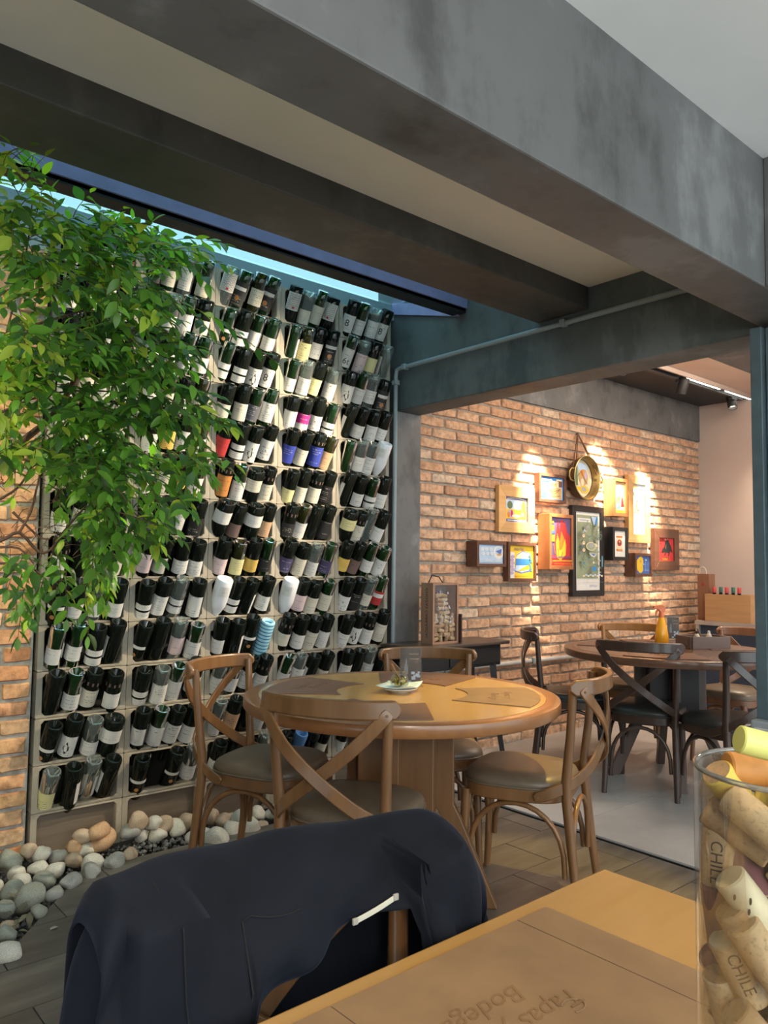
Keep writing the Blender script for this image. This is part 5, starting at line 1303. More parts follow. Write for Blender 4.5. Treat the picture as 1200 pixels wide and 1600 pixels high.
# ------------------------------------------------------------------ chair with the dark jacket
l_, r_z = face((0.612, 0.922), (-.05, -1)); c_j = dup(c_mid, l_, r_z, 'chestnut chair under the navy jacket, tucked into the foreground table'); c_j.scale = (1, 1, .965)
def jacket_mat():
    m, nt, b = new_mat('navy_cloth')
    v = coords(nt); f = noise(nt, v, 5, 4)
    nt.links.new(ramp(nt, f, [(0.3, (0.0048, 0.0058, 0.0095)), (0.7, (0.0095, 0.012, 0.020))]), b.inputs['Base Color'])
    b.inputs['Roughness'].default_value = 0.8; b.inputs['Specular IOR Level'].default_value = 0.15; b.inputs['Sheen Weight'].default_value = 0.10; b.inputs['Sheen Roughness'].default_value = 0.5
    b.inputs['Sheen Tint'].default_value = (0.25, 0.32, 0.5, 1)
    mp = N(nt, 'ShaderNodeMapping'); mp.inputs['Scale'].default_value = (900, 900, 900)
    bump(nt, b, noise(nt, v, 420, 2), .12, .001)
    return m
M_JACK = jacket_mat()
jk = thing('jacket', 'navy cloth jacket draped over the back of the chair at the foreground table', 'jacket', (0.612, 0.895, 0), math.radians(-2.5))
# drape: u along the rail (-1..1), v from the near hem (0) over the rail (0.5) to the far hem (1)
NU, NV = 72, 60
def sstep(a, b, x):
    t = max(0.0, min(1.0, (x - a) / (b - a))); return t * t * (3 - 2 * t)
def hem_z(u):
    z = .44 + .295 * sstep(-.46, -.34, u) + .042 * sstep(-.34, .45, u)
    return z + (.46 - z) * sstep(.56, .68, u)
def jacket_pt(u, v):
    au = abs(u)
    ztop = 0.866 + .016 * u * u - .007 * u - (.040 * ((au - .90) / .10) ** 2 if au > .90 else 0)
    near = v < .5; s = abs(v - .5) / .5
    r = .050 + .020 * au if near else .052           # roll over the rail and posts
    L = (ztop - r - hem_z(u)) + r * pi / 2 if near else .40 + .05 * math.sin(3 * u + 1)
    d = s * L
    if d < r * pi / 2:
        a = d / r; y = r * math.sin(a); z = ztop - .6 * r * (1 - math.cos(a)) - .4 * r * (a / (pi / 2)) ** 3
    else:
        y = r + (d - r * pi / 2) * .08; z = ztop - r - (d - r * pi / 2)
    bow = .085 * (1 - u * u) * (1 if not near else 1 - sstep(0, .15, d))                          # follows the curved rail
    sg = -1 if near else 1
    spread = 1 + (.14 * d if u < 0 else .48 * d) * au ** 2
    x = u * .276 * spread
    k = min(1, d / .14)
    fold = .006 * k * math.sin(17 * u + 2.2 * math.sin(12 * d + u)) * (1 if not near else .5)
    if near:
        q = u * .55 + d * 2.4                        # diagonal folds running down to the hem
        f2 = math.sin(9 * q + .4); fold += .026 * k * (f2 * abs(f2)) * (1.15 - .5 * au)
        f3 = math.sin(26 * (u * .42 - d * 1.2)); fold += .008 * k * f3
        fold += .016 * sstep(.5, .9, u) * math.sin(30 * u + 3 * d) * k
    yy = sg * (y + fold) + bow - .004
    if near:
        if d > .06 and .56 < au < .88: yy = min(yy, -.077)
        yy = max(yy, -.108)
    return Vector((x, yy, z + .003 * math.sin(9 * u) * (1 - k)))
vs = [jacket_pt(-1 + 2 * i / NU, j / NV) for j in range(NV + 1) for i in range(NU + 1)]
fs = []
for j in range(NV):
    for i in range(NU):
        a = j * (NU + 1) + i; fs.append((a, a + 1, a + NU + 2, a + NU + 1))
o = MB().add(vs, fs).build('body', M_JACK, jk, 80)
md = o.modifiers.new('thick', 'SOLIDIFY'); md.thickness = .003; md.offset = 1
# shoulder caps that close the two ends and fall as sleeves
def sleeve(s):
    mb = MB(); path = []; rad = []
    base = jacket_pt(s * .97, .5)
    if s < 0: pts = [(0.03, .0, -.012, .030), (.016, .004, -.05, .040), (.010, .008, -.13, .048), (.002, .010, -.23, .052), (-.008, .010, -.34, .053), (-.014, .008, -.44, .050)]
    else: pts = [(-.024, .0, -.012, .028), (.014, .012, -.05, .040), (.052, .022, -.13, .048), (.085, .025, -.23, .052), (.105, .022, -.34, .05)]
    n = 22; V = []
    for (dx, dy, dz, r) in pts:
        c = base + Vector((dx, dy, dz))
        for k in range(n):
            a = 2 * pi * k / n
            rr_ = r * (1 + .10 * math.sin(3 * a + dz * 14) + .05 * math.sin(7 * a + dz * 30))
            V.append(c + Vector((rr_ * .80 * math.cos(a), rr_ * 1.15 * math.sin(a), .02 * math.sin(2 * a) * 0)))
    F = []
    for i in range(len(pts) - 1):
        for k in range(n): F.append((i * n + k, i * n + (k + 1) % n, (i + 1) * n + (k + 1) % n, (i + 1) * n + k))
    F.append(tuple(range(n)))
    o = mb.add(V, F).build('sleeve', M_JACK, jk, 80)
    o.modifiers.new('sub', 'SUBSURF').levels = 1; o.modifiers['sub'].render_levels = 2
    return o
sleeve(-1); sleeve(1)
# seams
mb = MB()
for u0, v0, u1, v1 in ((-.72, .5, -.66, .30), (-.66, .30, -.05, .22)):
    mb = MB().tube([jacket_pt(u0 + (u1 - u0) * q / 14, v0 + (v1 - v0) * q / 14) + Vector((0, -.0042, .001)) for q in range(15)], .0014, 5)
    mb.build('seam', plain('navy_thread', (0.004, 0.005, 0.008), 0.9), jk)
# pale reflective tab
tgp = [jacket_pt(.34 + .16 * q / 6, .315 + .03 * q / 6) for q in range(7)]
JM = Matrix.Translation(jk.location) @ Matrix.Rotation(math.radians(-2.5), 4, 'Z')
def to_px(P):
    d = Vector(P) - CO; w_ = d.dot(CF); return (600 + FPX * d.dot(CR) / w_, 800 - FPX * d.dot(CU) / w_)
near_pts = [(p, to_px(JM @ p)) for p in vs if p.y < .02]
def on_jacket(x, y): return min(near_pts, key=lambda q: (q[1][0] - x) ** 2 + (q[1][1] - y) ** 2)[0]
A_, B_ = on_jacket(555, 1440), on_jacket(616, 1398)
tp = [A_.lerp(B_, q / 6) + Vector((0, -.0085 - .002 * math.sin(pi * q / 6), 0)) for q in range(7)]
tb = MB().ribbon(tp, [(0, -1, .1)] * 7, .0075, .002).build('zip_pull', plain('pale_tape', (0.62, 0.60, 0.50), 0.5), jk, bevel=.0006)
for i in (0, 6): MB().box(tp[i], (.009, .004, .009)).build('pull_end', plain('pale_tape_end', (0.40, 0.38, 0.33), 0.5), tb, bevel=.001)

# ------------------------------------------------------------------ tall clear jar of corks
JC = Vector((0.5565, 0.2215, FZ)); JR = 0.0625; JH = 0.378
ja = thing('cork_jar', 'tall clear acrylic cylinder filled with corks on the foreground table', 'jar', JC)
M_JAR = thin_glass('jar_acrylic', (0.97, 0.98, 0.975), 0.4, 0.02, 0.012, (0.7, 0.72, 0.7))
MB().lathe([(0, 0.0006), (JR - .003, 0.0006), (JR, .004), (JR, JH - .002), (JR - .0008, JH), (JR - .0022, JH), (JR - .003, JH - .002), (JR - .003, .006), (0, .006)], 56).build('cylinder', M_JAR, ja, 40)
MB().tube([((JR - .0015) * math.cos(a), (JR - .0015) * math.sin(a), JH + .0004) for a in np.linspace(0, 2 * pi, 57)[:-1]], .0019, 8, closed=True).build('rim', thin_glass('jar_rim', (0.85, 0.88, 0.87), 2.0, 0.08, 0.25, (0.7, 0.7, 0.68)), ja, 60)
def on_jar(x, y, inset):
    d = ray(x, y); R = JR - .003 - inset
    o = CO - JC; a = d.x ** 2 + d.y ** 2; b = 2 * (o.x * d.x + o.y * d.y); c = o.x ** 2 + o.y ** 2 - R * R
    q = b * b - 4 * a * c
    t = (-b - math.sqrt(max(q, 0))) / (2 * a)
    p = CO + d * t; h = Vector((p.x - JC.x, p.y - JC.y)); k = min(1.0, R / h.length)
    return Vector((JC.x + h.x * k, JC.y + h.y * k, p.z))
M_PURP = plain('wine_stained_cork', (0.16, 0.055, 0.07), 0.7, var=.2); M_YCORK = plain('yellow_sealed_cork', (0.68, 0.52, 0.10), 0.5, var=.06)
M_WCORK = plain('bleached_cork', (0.66, 0.58, 0.40), 0.6, var=.1, scale=60); M_GYC = plain('pale_green_cork', (0.60, 0.60, 0.18), 0.5, var=.08)
M_ORC = plain('orange_cork', (0.55, 0.24, 0.06), 0.6, var=.2, scale=60); M_INKC = plain('cork_ink', (0.07, 0.045, 0.03), 0.7)
BIG = {}
def bigcork(key, body, end):
    if key not in BIG: BIG[key] = cork_mesh(body, .0112, .047, 28, end)
    return BIG[key]
front = []     # fixed corks: pos, axis
def hand(px_, py_, dx, dy, key, body, end, label, inset=.0118, dep=0.0, L=1.0, on_top=None, tang=True, free=False):
    p = on_jar(px_, py_, inset) if on_top is None else on_z(px_, py_, on_top)
    ax = (CR * dx - CU * dy + CF * dep)
    if tang:
        rad = Vector((p.x - JC.x, p.y - JC.y, 0)).normalized(); ax = ax - rad * ax.dot(rad) * .45
    ax.normalize()
    for _ in range(3 if not free else 0):
        for q in (-.0235 * L, 0, .0235 * L):
            h = Vector(((p + ax * q).x - JC.x, (p + ax * q).y - JC.y)); ex_ = h.length - (JR - .003 - .0113)
            if ex_ > 0: h.normalize(); p = p - Vector((h.x, h.y, 0)) * ex_
    o = obj('wine_cork', bigcork(key, body, end), None)
    o.matrix_world = Matrix.Translation(p) @ ax.to_track_quat('Z', 'Y').to_matrix().to_4x4() @ Matrix.Scale(L, 4)
    tag(o, label, 'cork', 'corks in the tall clear jar'); front.append((p, ax)); return o, p, ax
def cork_text(o, p, ax, s, size, mat, flip=1, off=0.0, zrot=0.0):
    """letters wrapped round the cork on the side that faces the camera"""
    v = (CO - p).normalized(); e = (v - ax * v.dot(ax)).normalized(); t = ax.cross(e)
    r = .0112 + .0003
    vs_, fs_ = fine_text(s, size); out = []
    for q in vs_:
        a = -flip * q.y / r + zrot
        out.append(p + ax * (flip * q.x + off) + (e * math.cos(a) + t * math.sin(a)) * r)
    inv = o.matrix_world.inverted()
    MB().add([inv @ q for q in out], fs_).build('lettering', mat, o)
h1 = hand(1108, 1240, .78, .60, 'yel', M_YCORK, CORKM[2], 'yellow sealed cork with an oval emblem near the top of the clear jar')
q_ = MB(); r_c = .0115
for i in range(26):
    pass
v = (CO - h1[1]).normalized(); e = (v - h1[2] * v.dot(h1[2])).normalized(); tt = h1[2].cross(e); inv = h1[0].matrix_world.inverted()
ring = []
for i in range(24):
    a = 2 * pi * i / 24; s_, h_ = .0085 * math.cos(a), .0042 * math.sin(a)
    ring.append(inv @ (h1[1] + h1[2] * (s_ * .55 + h_ * .8) + (e * math.cos((s_ * .8 - h_ * .5) / r_c + .25) + tt * math.sin((s_ * .8 - h_ * .5) / r_c + .25)) * r_c))
q_.tube(ring, .0005, 4, closed=True)
for k in (-1, 1):
    q_.tube([inv @ (h1[1] + h1[2] * (.0022 * k + .0016 * math.sin(w_)) + (e * math.cos((.0035 * k * .9 + .0022 * math.cos(w_)) / r_c + .25) + tt * math.sin((.0035 * k * .9 + .0022 * math.cos(w_)) / r_c + .25)) * r_c) for w_ in np.linspace(.6, 5.2, 9)], .0005, 4)
q_.build('emblem', M_INKC, h1[0])
hand(1117, 1190, .95, .26, 'brn', CORKM[2], CORKM[0], 'brown speckled cork lying just under the rim at the jar\'s left', on_top=JC.z + JH - .016, tang=False)
hand(1187, 1285, .55, .45, 'tan', CORKM[0], CORKM[0], 'tan speckled cork seen end-on under the jar rim', dep=-.9, tang=False, inset=.024)
h2 = hand(1105, 1343, -.06, 1.0, 'tan2', CORKM[0], CORKM[1], 'upright cork printed CHILE at the left wall of the jar')
cork_text(*h2, 'CHILE', .0112, M_INKC, 1, -.003, 0.12)
h3 = hand(1160, 1350, .10, .75, 'pur', M_PURP, CORKM[1], 'wine-stained purple cork whose pale end shows a printed C', dep=-.75, tang=False, inset=.030)
fe = h3[1] + h3[2] * .0233; inv = h3[0].matrix_world.inverted(); q_ = MB()
ex = CR - h3[2] * CR.dot(h3[2]); ex.normalize(); ey = h3[2].cross(ex)
for (cx, cy, r, a0, a1, w_) in ((-.0008, 0, .0058, .9, 5.4, .0013), (.0032, .0014, .0032, -1.8, 2.6, .0011)):
    q_.tube([inv @ (fe + ex * (cx + r * math.cos(a)) + ey * (cy + r * math.sin(a))) for a in np.linspace(a0, a1, 16)], w_ * .9, 5)
q_.build('printed_logo', plain('cork_black_ink', (0.02, 0.018, 0.016), 0.6), h3[0])
h4 = hand(1146, 1418, .80, .60, 'wht', M_WCORK, M_WCORK, 'bleached cork with dark print slanting across the jar\'s middle')
v = (CO - h4[1]).normalized(); e = (v - h4[2] * v.dot(h4[2])).normalized(); tt = h4[2].cross(e); inv = h4[0].matrix_world.inverted()
for ax_, an_ in ((-.016, .5), (-.009, -.1), (-.004, .35), (.003, .6), (.012, -.3)):
    c_ = h4[1] + h4[2] * ax_; mbk = MB(); mbk.tube([inv @ (c_ + h4[2] * .0016 * q + (e * math.cos(an_ + .12 * q) + tt * math.sin(an_ + .12 * q)) * .0113) for q in (-1, 0, 1)], [.0006, .0010, .0005], 5)
    mbk.build('ink_mark', M_INKC, h4[0])
hand(1152, 1470, .74, .67, 'brn2', CORKM[2], CORKM[2], 'brown cork slanting between the two printed ones', inset=.0145)
h5 = hand(1131, 1513, .68, .73, 'tan3', CORKM[0], M_WCORK, 'slanting cork printed CHILE low in the jar')
cork_text(*h5, 'CHILE', .0115, M_INKC, 1, -.004, 0.1)
hand(1094, 1562, .42, .90, 'pal', CORKM[1], CORKM[2], 'pale cork standing steeply at the lower left of the jar')
hand(1180, 1500, .70, .72, 'tan4', CORKM[0], CORKM[0], 'tan cork slanting at the right below the bleached one', inset=.0135)
hand(1160, 1632, .80, .55, 'brn3', CORKM[2], CORKM[0], 'brown cork at the bottom edge of the picture inside the jar')
hand(1198, 1166, .95, .25, 'gry', M_GYC, M_GYC, 'greenish yellow cork topping the heap above the jar rim', on_top=JC.z + JH + .022, tang=False, L=.8, free=True)
hand(1188, 1205, .98, .10, 'ora', M_ORC, M_ORC, 'orange stained cork lying level with the jar rim', on_top=JC.z + JH - .004, tang=False)
hand(1087, 1425, .2, .9, 'drk', M_PURP, M_PURP, 'dark stained cork against the jar wall at mid height')
# the rest of the filling: relaxed random packing
rs = np.random.RandomState(4)
NC = 118
P = np.zeros((NC, 3)); A = np.zeros((NC, 3))
for i in range(NC):
    a, q = rs.uniform(0, 2 * pi), math.sqrt(rs.uniform(0, 1)) * (JR - .022)
    P[i] = (JC.x + q * math.cos(a), JC.y + q * math.sin(a), JC.z + .02 + (JH - .052) * (i + .5) / NC)
    v = rs.normal(size=3); v[2] *= .55; A[i] = v / np.linalg.norm(v)
FPs = np.array([tuple(p) for p, _ in front]); FAs = np.array([tuple(a) for _, a in front])
OFF = np.array([-.0165, -.0055, .0055, .0165])
for it in range(70):
    allP = np.vstack([P, FPs]); allA = np.vstack([A, FAs])
    S = (allP[:, None, :] + allA[:, None, :] * OFF[None, :, None])            # n,4,3
    Sm = S.reshape(-1, 3); n = len(allP)
    D = Sm[:4 * NC, None, :] - Sm[None, :, :]
    d = np.linalg.norm(D, axis=2) + 1e-9
    own = np.arange(4 * NC)[:, None] // 4 == np.arange(4 * n)[None, :] // 4
    ov = np.clip(.0232 - d, 0, None); ov[own] = 0
    F = (D / d[:, :, None] * ov[:, :, None]).sum(1).reshape(NC, 4, 3) * .32
    # walls
    s = S[:NC]; rx = s[..., :2] - np.array([JC.x, JC.y]); rr_ = np.linalg.norm(rx, axis=2) + 1e-9
    o_ = np.clip(rr_ - (JR - .0155), 0, None); F[..., :2] -= rx / rr_[..., None] * o_[..., None] * .8
    F[..., 2] += np.clip(JC.z + .019 - s[..., 2], 0, None) * .8 - np.clip(s[..., 2] - (JC.z + JH - .014), 0, None) * .6
    fc = np.array([-JC.x - .12, -JC.y + .10]); fc /= np.linalg.norm(fc)          # leave the side towards the room to the corks placed by hand
    cm = (rx * fc).sum(2); pu = np.clip(cm - .014, 0, None) * (s[..., 2] > JC.z + .14) * .5
    F[..., :2] -= fc * pu[..., None]
    P += F.mean(1) * 1.6; P[:, 2] -= .0001
    A += (F * OFF[None, :, None]).sum(1) * 700 * .9; A /= np.linalg.norm(A, axis=1)[:, None]
cmats = [bigcork('f%d' % k, m, CORKM[(k + 1) % 3]) for k, m in enumerate(CORKM)] + [bigcork('fp', CORKM[0], M_PURP), bigcork('fy', M_YCORK, M_YCORK)]
for i in range(NC):
    o = obj('wine_cork', cmats[rnd.choice((0, 0, 1, 1, 2, 2, 3, 3, 4))], None)
    o.matrix_world = Matrix.Translation(P[i]) @ Vector(A[i]).to_track_quat('Z', 'Y').to_matrix().to_4x4()
    tag(o, 'plain wine cork buried among the others inside the tall clear jar', 'cork', 'corks in the tall clear jar')
# ------------------------------------------------------------------ gravel bed
def stone_mats():
    out = []
    for nm, cc in (('tan', (0.44, 0.33, 0.23)), ('pale', (0.58, 0.54, 0.46)), ('grey', (0.34, 0.33, 0.30)), ('rusty', (0.48, 0.29, 0.16)), ('greenish grey', (0.29, 0.295, 0.245))):
        m, nt, b = new_mat(nm.replace(' ', '_') + '_stone'); v = coords(nt)
        f = noise(nt, v, 14, 6, .65)
        nt.links.new(ramp(nt, f, [(.3, [k * .6 for k in cc]), (.52, cc), (.75, [min(1, k * 1.35) for k in cc])]), b.inputs['Base Color'])
        b.inputs['Roughness'].default_value = .7; bump(nt, b, noise(nt, v, 40, 5), .3, .004); out.append((nm, m))
    return out
SM = stone_mats()
def stone_mesh(seed, m):
    r = random.Random(seed); bm = bmesh.new(); bmesh.ops.create_icosphere(bm, subdivisions=3, radius=1)
    ks = [(Vector((r.gauss(0, 1), r.gauss(0, 1), r.gauss(0, 1))).normalized(), r.uniform(.66, .90)) for _ in range(10)]
    for v in bm.verts:
        d = v.co.normalized(); s = 1.0
        for k, h in ks:
            t = d.dot(k)
            if t > h: s *= h / t + (1 - h / t) * .18
        v.co = d * s * (1 + .05 * math.sin(3 * d.x + 2 * d.y + seed))
    me = bpy.data.meshes.new('river_stone'); bm.to_mesh(me); bm.free(); me.materials.append(m)
    me.polygons.foreach_set('use_smooth', [True] * len(me.polygons)); return me
SMESH = [[stone_mesh(10 * i + j, m) for j in range(4)] for i, (nm, m) in enumerate(SM)]
def in_bed(x, y):
    return y < DY - .012 and not (y < EDGE_Y + .03 and DN.x * x + DN.y * y < DD + .03)
stones = []
# (px, py, rough diameter in px, colour) of the stones that stand out
HANDST = [(143, 1352, 40, 1), (128, 1308, 30, 0), (116, 1324, 36, 3), (93, 1338, 34, 2), (157, 1312, 44, 3), (155, 1300, 38, 3), (133, 1330, 34, 1), (115, 1345, 30, 0), (143, 1362, 32, 2), (180, 1347, 36, 2), (203, 1336, 26, 0),
          (215, 1283, 34, 0), (240, 1287, 30, 1), (256, 1290, 32, 0), (245, 1304, 34, 1), (203, 1298, 34, 2), (276, 1294, 38, 1), (222, 1306, 24, 1), (292, 1285, 30, 0), (305, 1310, 34, 1), (330, 1276, 30, 0), (318, 1305, 36, 1), (338, 1310, 40, 1), (350, 1283, 30, 0), (362, 1296, 34, 1), (376, 1280, 40, 1), (392, 1292, 36, 1), (402, 1272, 30, 1),
          (14, 1348, 44, 4), (65, 1335, 34, 1), (28, 1365, 32, 1), (45, 1330, 26, 0), (62, 1358, 34, 1), (85, 1362, 32, 1), (70, 1375, 40, 4), (20, 1392, 38, 4), (45, 1402, 46, 4), (110, 1378, 36, 2), (35, 1378, 34, 1), (8, 1420, 34, 4), (10, 1460, 34, 4), (14, 1490, 46, 1), (60, 1425, 28, 4), (85, 1395, 30, 2), (555, 1228, 26, 1), (600, 1215, 24, 1), (575, 1222, 22, 0), (430, 1268, 30, 1), (455, 1262, 28, 0), (480, 1255, 30, 1), (510, 1246, 28, 1), (535, 1238, 26, 0)]
for px_, py_, dm, cidx in HANDST:
    zz = .012
    p = on_z(px_, py_, zz)
    if p.y > DY - .055: p = on_y(px_, py_, DY - .055)
    dep = (p - CO).dot(CF); stones.append((p, dm * .5 * dep / FPX, cidx))
rs2 = random.Random(31)
tries = 0
while len(stones) < 150 and tries < 6000:
    tries += 1
    x = rs2.uniform(-.25, 3.0); y = rs2.uniform(1.9, DY - .05); r = rs2.uniform(.028, .052)
    if not in_bed(x, y): continue
    p = Vector((x, y, -.03 + r * .35))
    q = to_px(p)
    if 175 < q[0] < 290 and 1312 < q[1] < 1345: continue
    if any((p.xy - s[0].xy).length < (r + s[1]) * .92 for s in stones): continue
    stones.append((p, r, rs2.choice((0, 1, 1, 2, 4, 0))))
stones.sort(key=lambda s: s[0].x)
cnt = {}
for p, r, ci in stones:
    o = obj('river_stone', SMESH[ci][rs2.randrange(4)], None, loc=p)
    o.scale = (r * rs2.uniform(.95, 1.25), r * rs2.uniform(.85, 1.0), r * rs2.uniform(.72, .95)); o.rotation_euler = (rs2.uniform(-.5, .5), rs2.uniform(-.5, .5), rs2.uniform(0, 6.28))
    zone = 'by the bottle rack' if p.y > 3.28 and p.x > 1.0 else ('under the shrub' if p.x < 1.0 else 'along the tile edge')
    key = (ci, zone); cnt[key] = cnt.get(key, 0) + 1
    w_ = ORD[cnt[key] - 1] if cnt[key] <= 30 else 'thirty-' + ORD[cnt[key] - 31]
    tag(o, '%s river stone %s, %s of its colour from left' % (SM[ci][0], zone, w_), 'stone', 'river stones in the gravel bed')
mb = MB(); rs3 = random.Random(9); n = 0
while n < 5200:
    x = rs3.uniform(-.4, 3.05); y = rs3.uniform(1.8, DY - .005)
    if not in_bed(x, y): continue
    n += 1; s = rs3.uniform(.006, .014); c = Vector((x, y, -.05 + rs3.uniform(0, .02) + (.02 if y > 3.3 else 0)))
    R = Matrix.Rotation(rs3.uniform(0, 6), 3, 'Z') @ Matrix.Rotation(rs3.uniform(0, 6), 3, 'X')
    V = [c + R @ Vector(q) * s for q in ((1, 0, 0), (-1, .2, 0), (0, 1, .1), (.1, -1, 0), (0, 0, .8), (0, .1, -.8))]
    mb.add(V, [(0, 2, 4), (2, 1, 4), (1, 3, 4), (3, 0, 4), (2, 0, 5), (1, 2, 5), (3, 1, 5), (0, 3, 5)], rs3.randrange(2))
g = mb.build('gravel', [plain('dark_gravel', (0.085, 0.085, 0.085), .8, var=.3), plain('grey_gravel', (0.17, 0.165, 0.16), .8, var=.3)])
tag(g, 'dark grey gravel between the river stones at the foot of the rack', 'gravel', None, 'stuff')

# ------------------------------------------------------------------ leafy shrub in front of the rack
def leaf_mat(name, col, trans):
    m, nt, b = new_mat(name)
    out = nt.nodes['Material Output']; info = N(nt, 'ShaderNodeNewGeometry'); oi = N(nt, 'ShaderNodeObjectInfo')
    ad = N(nt, 'ShaderNodeMath', operation='ADD'); fr = N(nt, 'ShaderNodeMath', operation='FRACT')
    nt.links.new(info.outputs['Random Per Island'], ad.inputs[0]); nt.links.new(oi.outputs['Random'], ad.inputs[1]); nt.links.new(ad.outputs[0], fr.inputs[0])
    c = ramp(nt, fr.outputs[0], [(0, [k * .6 for k in col]), (.6, col), (1, [min(1, k * 1.45) for k in col])])
    nt.links.new(c, b.inputs['Base Color']); b.inputs['Roughness'].default_value = .42
    t = N(nt, 'ShaderNodeBsdfTranslucent')
    hs = N(nt, 'ShaderNodeHueSaturation'); hs.inputs['Value'].default_value = trans; hs.inputs['Saturation'].default_value = 1.1; nt.links.new(c, hs.inputs['Color']); nt.links.new(hs.outputs[0], t.inputs[0])
    mx = N(nt, 'ShaderNodeMixShader'); mx.inputs[0].default_value = .42
    nt.links.new(b.outputs[0], mx.inputs[1]); nt.links.new(t.outputs[0], mx.inputs[2]); nt.links.new(mx.outputs[0], out.inputs[0]); return m
LM = [leaf_mat('deep_green_leaf', (0.06, 0.15, 0.030), 1.9), leaf_mat('fresh_green_leaf', (0.13, 0.29, 0.04), 2.3), leaf_mat('lit_lime_leaf', (0.36, 0.48, 0.06), 1.8)]
M_TWIG = plain('red_brown_twig', (0.10, 0.05, 0.03), .8, var=.2)
def leaf_geo(L, W, curl):
    rows = [(0, 0), (.12, .5), (.34, .95), (.58, .9), (.80, .55), (1, 0)]
    vs = []; fs = []
    for t, w in rows:
        z = -curl * t * t * L
        if w == 0: vs.append((0, t * L, z))
        else: vs += [(-w * W / 2, t * L, z + .12 * W * w), (0, t * L, z - .02 * W), (w * W / 2, t * L, z + .12 * W * w)]
    fs += [(0, 2, 1), (0, 3, 2)]
    for i in range(3):
        a = 1 + 3 * i; fs += [(a, a + 1, a + 4, a + 3), (a + 1, a + 2, a + 5, a + 4)]
    fs += [(10, 11, 13), (11, 12, 13)]
    return [Vector(v) for v in vs], fs
LG = [leaf_geo(1, .50, c) for c in (.05, .22, .4)] + [leaf_geo(1, .38, .15)]
LME = [[MB().add(v, f).mesh('leaf', m, 80) for v, f in LG] for m in LM]
shrub = thing('shrub', 'leafy green shrub with drooping twigs in front of the left of the bottle rack', 'plant', (0.30, 3.0, -.06))
SB = Vector(shrub.location)
rp = random.Random(77)
# crown made of sprays: (px, py, spread px, depth, number of sprays, lime share, raised to colour in the lit leaves)
BLOBS = [(20, 250, 40, 2.35, 7, .25), (15, 330, 55, 2.3, 12, .35), (80, 350, 60, 2.5, 14, .25), (140, 385, 60, 2.6, 15, .25), (200, 385, 55, 2.75, 14, .2), (262, 385, 45, 2.85, 9, .1), (60, 430, 70, 2.4, 16, .2), (150, 460, 70, 2.6, 18, .12), (225, 460, 55, 2.65, 12, .15),
         (30, 520, 60, 2.3, 12, .45), (110, 540, 75, 2.5, 20, .1), (190, 540, 70, 2.6, 18, .08), (260, 540, 50, 2.6, 9, .1), (25, 620, 55, 2.3, 11, .6), (100, 630, 75, 2.55, 18, .08), (190, 630, 75, 2.65, 18, .05), (270, 620, 45, 2.6, 8, .12), (310, 640, 25, 2.6, 4, .2),
         (20, 690, 40, 2.3, 5, .6), (110, 710, 65, 2.6, 13, .03), (190, 710, 65, 2.7, 17, .05), (262, 715, 45, 2.65, 7, .1), (215, 780, 45, 2.65, 8, .12), (150, 780, 45, 2.7, 9, .05), (170, 840, 35, 2.7, 8, .1), (235, 800, 30, 2.6, 4, .2), (150, 890, 26, 2.75, 5, .08), (310, 700, 22, 2.65, 3, .2), (40, 930, 30, 2.5, 2, .1), (20, 880, 30, 2.5, 3, .1), (90, 880, 28, 2.65, 3, .05)]
leaves = []; twigs = []
def spray(p0, d, L, n, lime):
    """a twig with leaves alternating along both sides"""
    pts = [p0]; dd = d.normalized(); p = p0.copy()
    for i in range(6):
        dd = (dd + Vector((0, 0, -.07)) + Vector((rp.gauss(0, .09), rp.gauss(0, .09), rp.gauss(0, .06)))).normalized(); p = p + dd * (L / 6); pts.append(p.copy())
    twigs.append((pts, .0016))
    for i in range(n):
        f = (i + .6) / n * 5.999; k = int(f); q = pts[k].lerp(pts[k + 1], f - k)
        t = (pts[k + 1] - pts[k]).normalized(); sd = t.cross(Vector((0, 0, 1)))
        if sd.length < .1: sd = Vector((1, 0, 0))
        sd.normalize(); s = 1 if i % 2 else -1
        ld = (t * .75 + sd * s * .8 + Vector((rp.gauss(0, .25), rp.gauss(0, .25), rp.gauss(-.15, .3)))).normalized()
        nr = (Vector((0, 0, 1)) + Vector((rp.gauss(0, .4), rp.gauss(-.35, .4), 0))).normalized()
        mi = 2 if rp.random() < lime else (1 if rp.random() < .55 else 0)
        if q.y < 2.46 and q.z > 2.40: continue
        leaves.append((q, ld, nr, rp.uniform(.042, .072), mi))
    leaves.append((pts[-1], dd, Vector((0, -.3, 1)).normalized(), .045, 2 if rp.random() < lime else 1))
heart = [at(-60, 640, 2.7), at(40, 560, 2.65), at(110, 640, 2.75), at(60, 440, 2.6), at(160, 500, 2.8)]
for bx_, by_, sp, dep, n, lime in BLOBS:
    for i in range(int(n * 1.55)):
        c = at(bx_ + rp.gauss(0, sp * .45), by_ + rp.gauss(0, sp * .45), dep + rp.gauss(0, .16))
        if c.y > DY - .16: c = c * 1.0; c.y = DY - .16 - rp.uniform(0, .1)
        if c.z > 2.60: c.z = 2.60
        h = min(heart, key=lambda q: (q - c).length)
        out = (c - h); out.z *= .5
        d = (out.normalized() * .8 + Vector((rp.gauss(0, .5), rp.gauss(-.2, .4), rp.gauss(-.25, .35)))).normalized()
        spray(c - d * .06, d, rp.uniform(.12, .22), rp.randint(6, 10), lime)
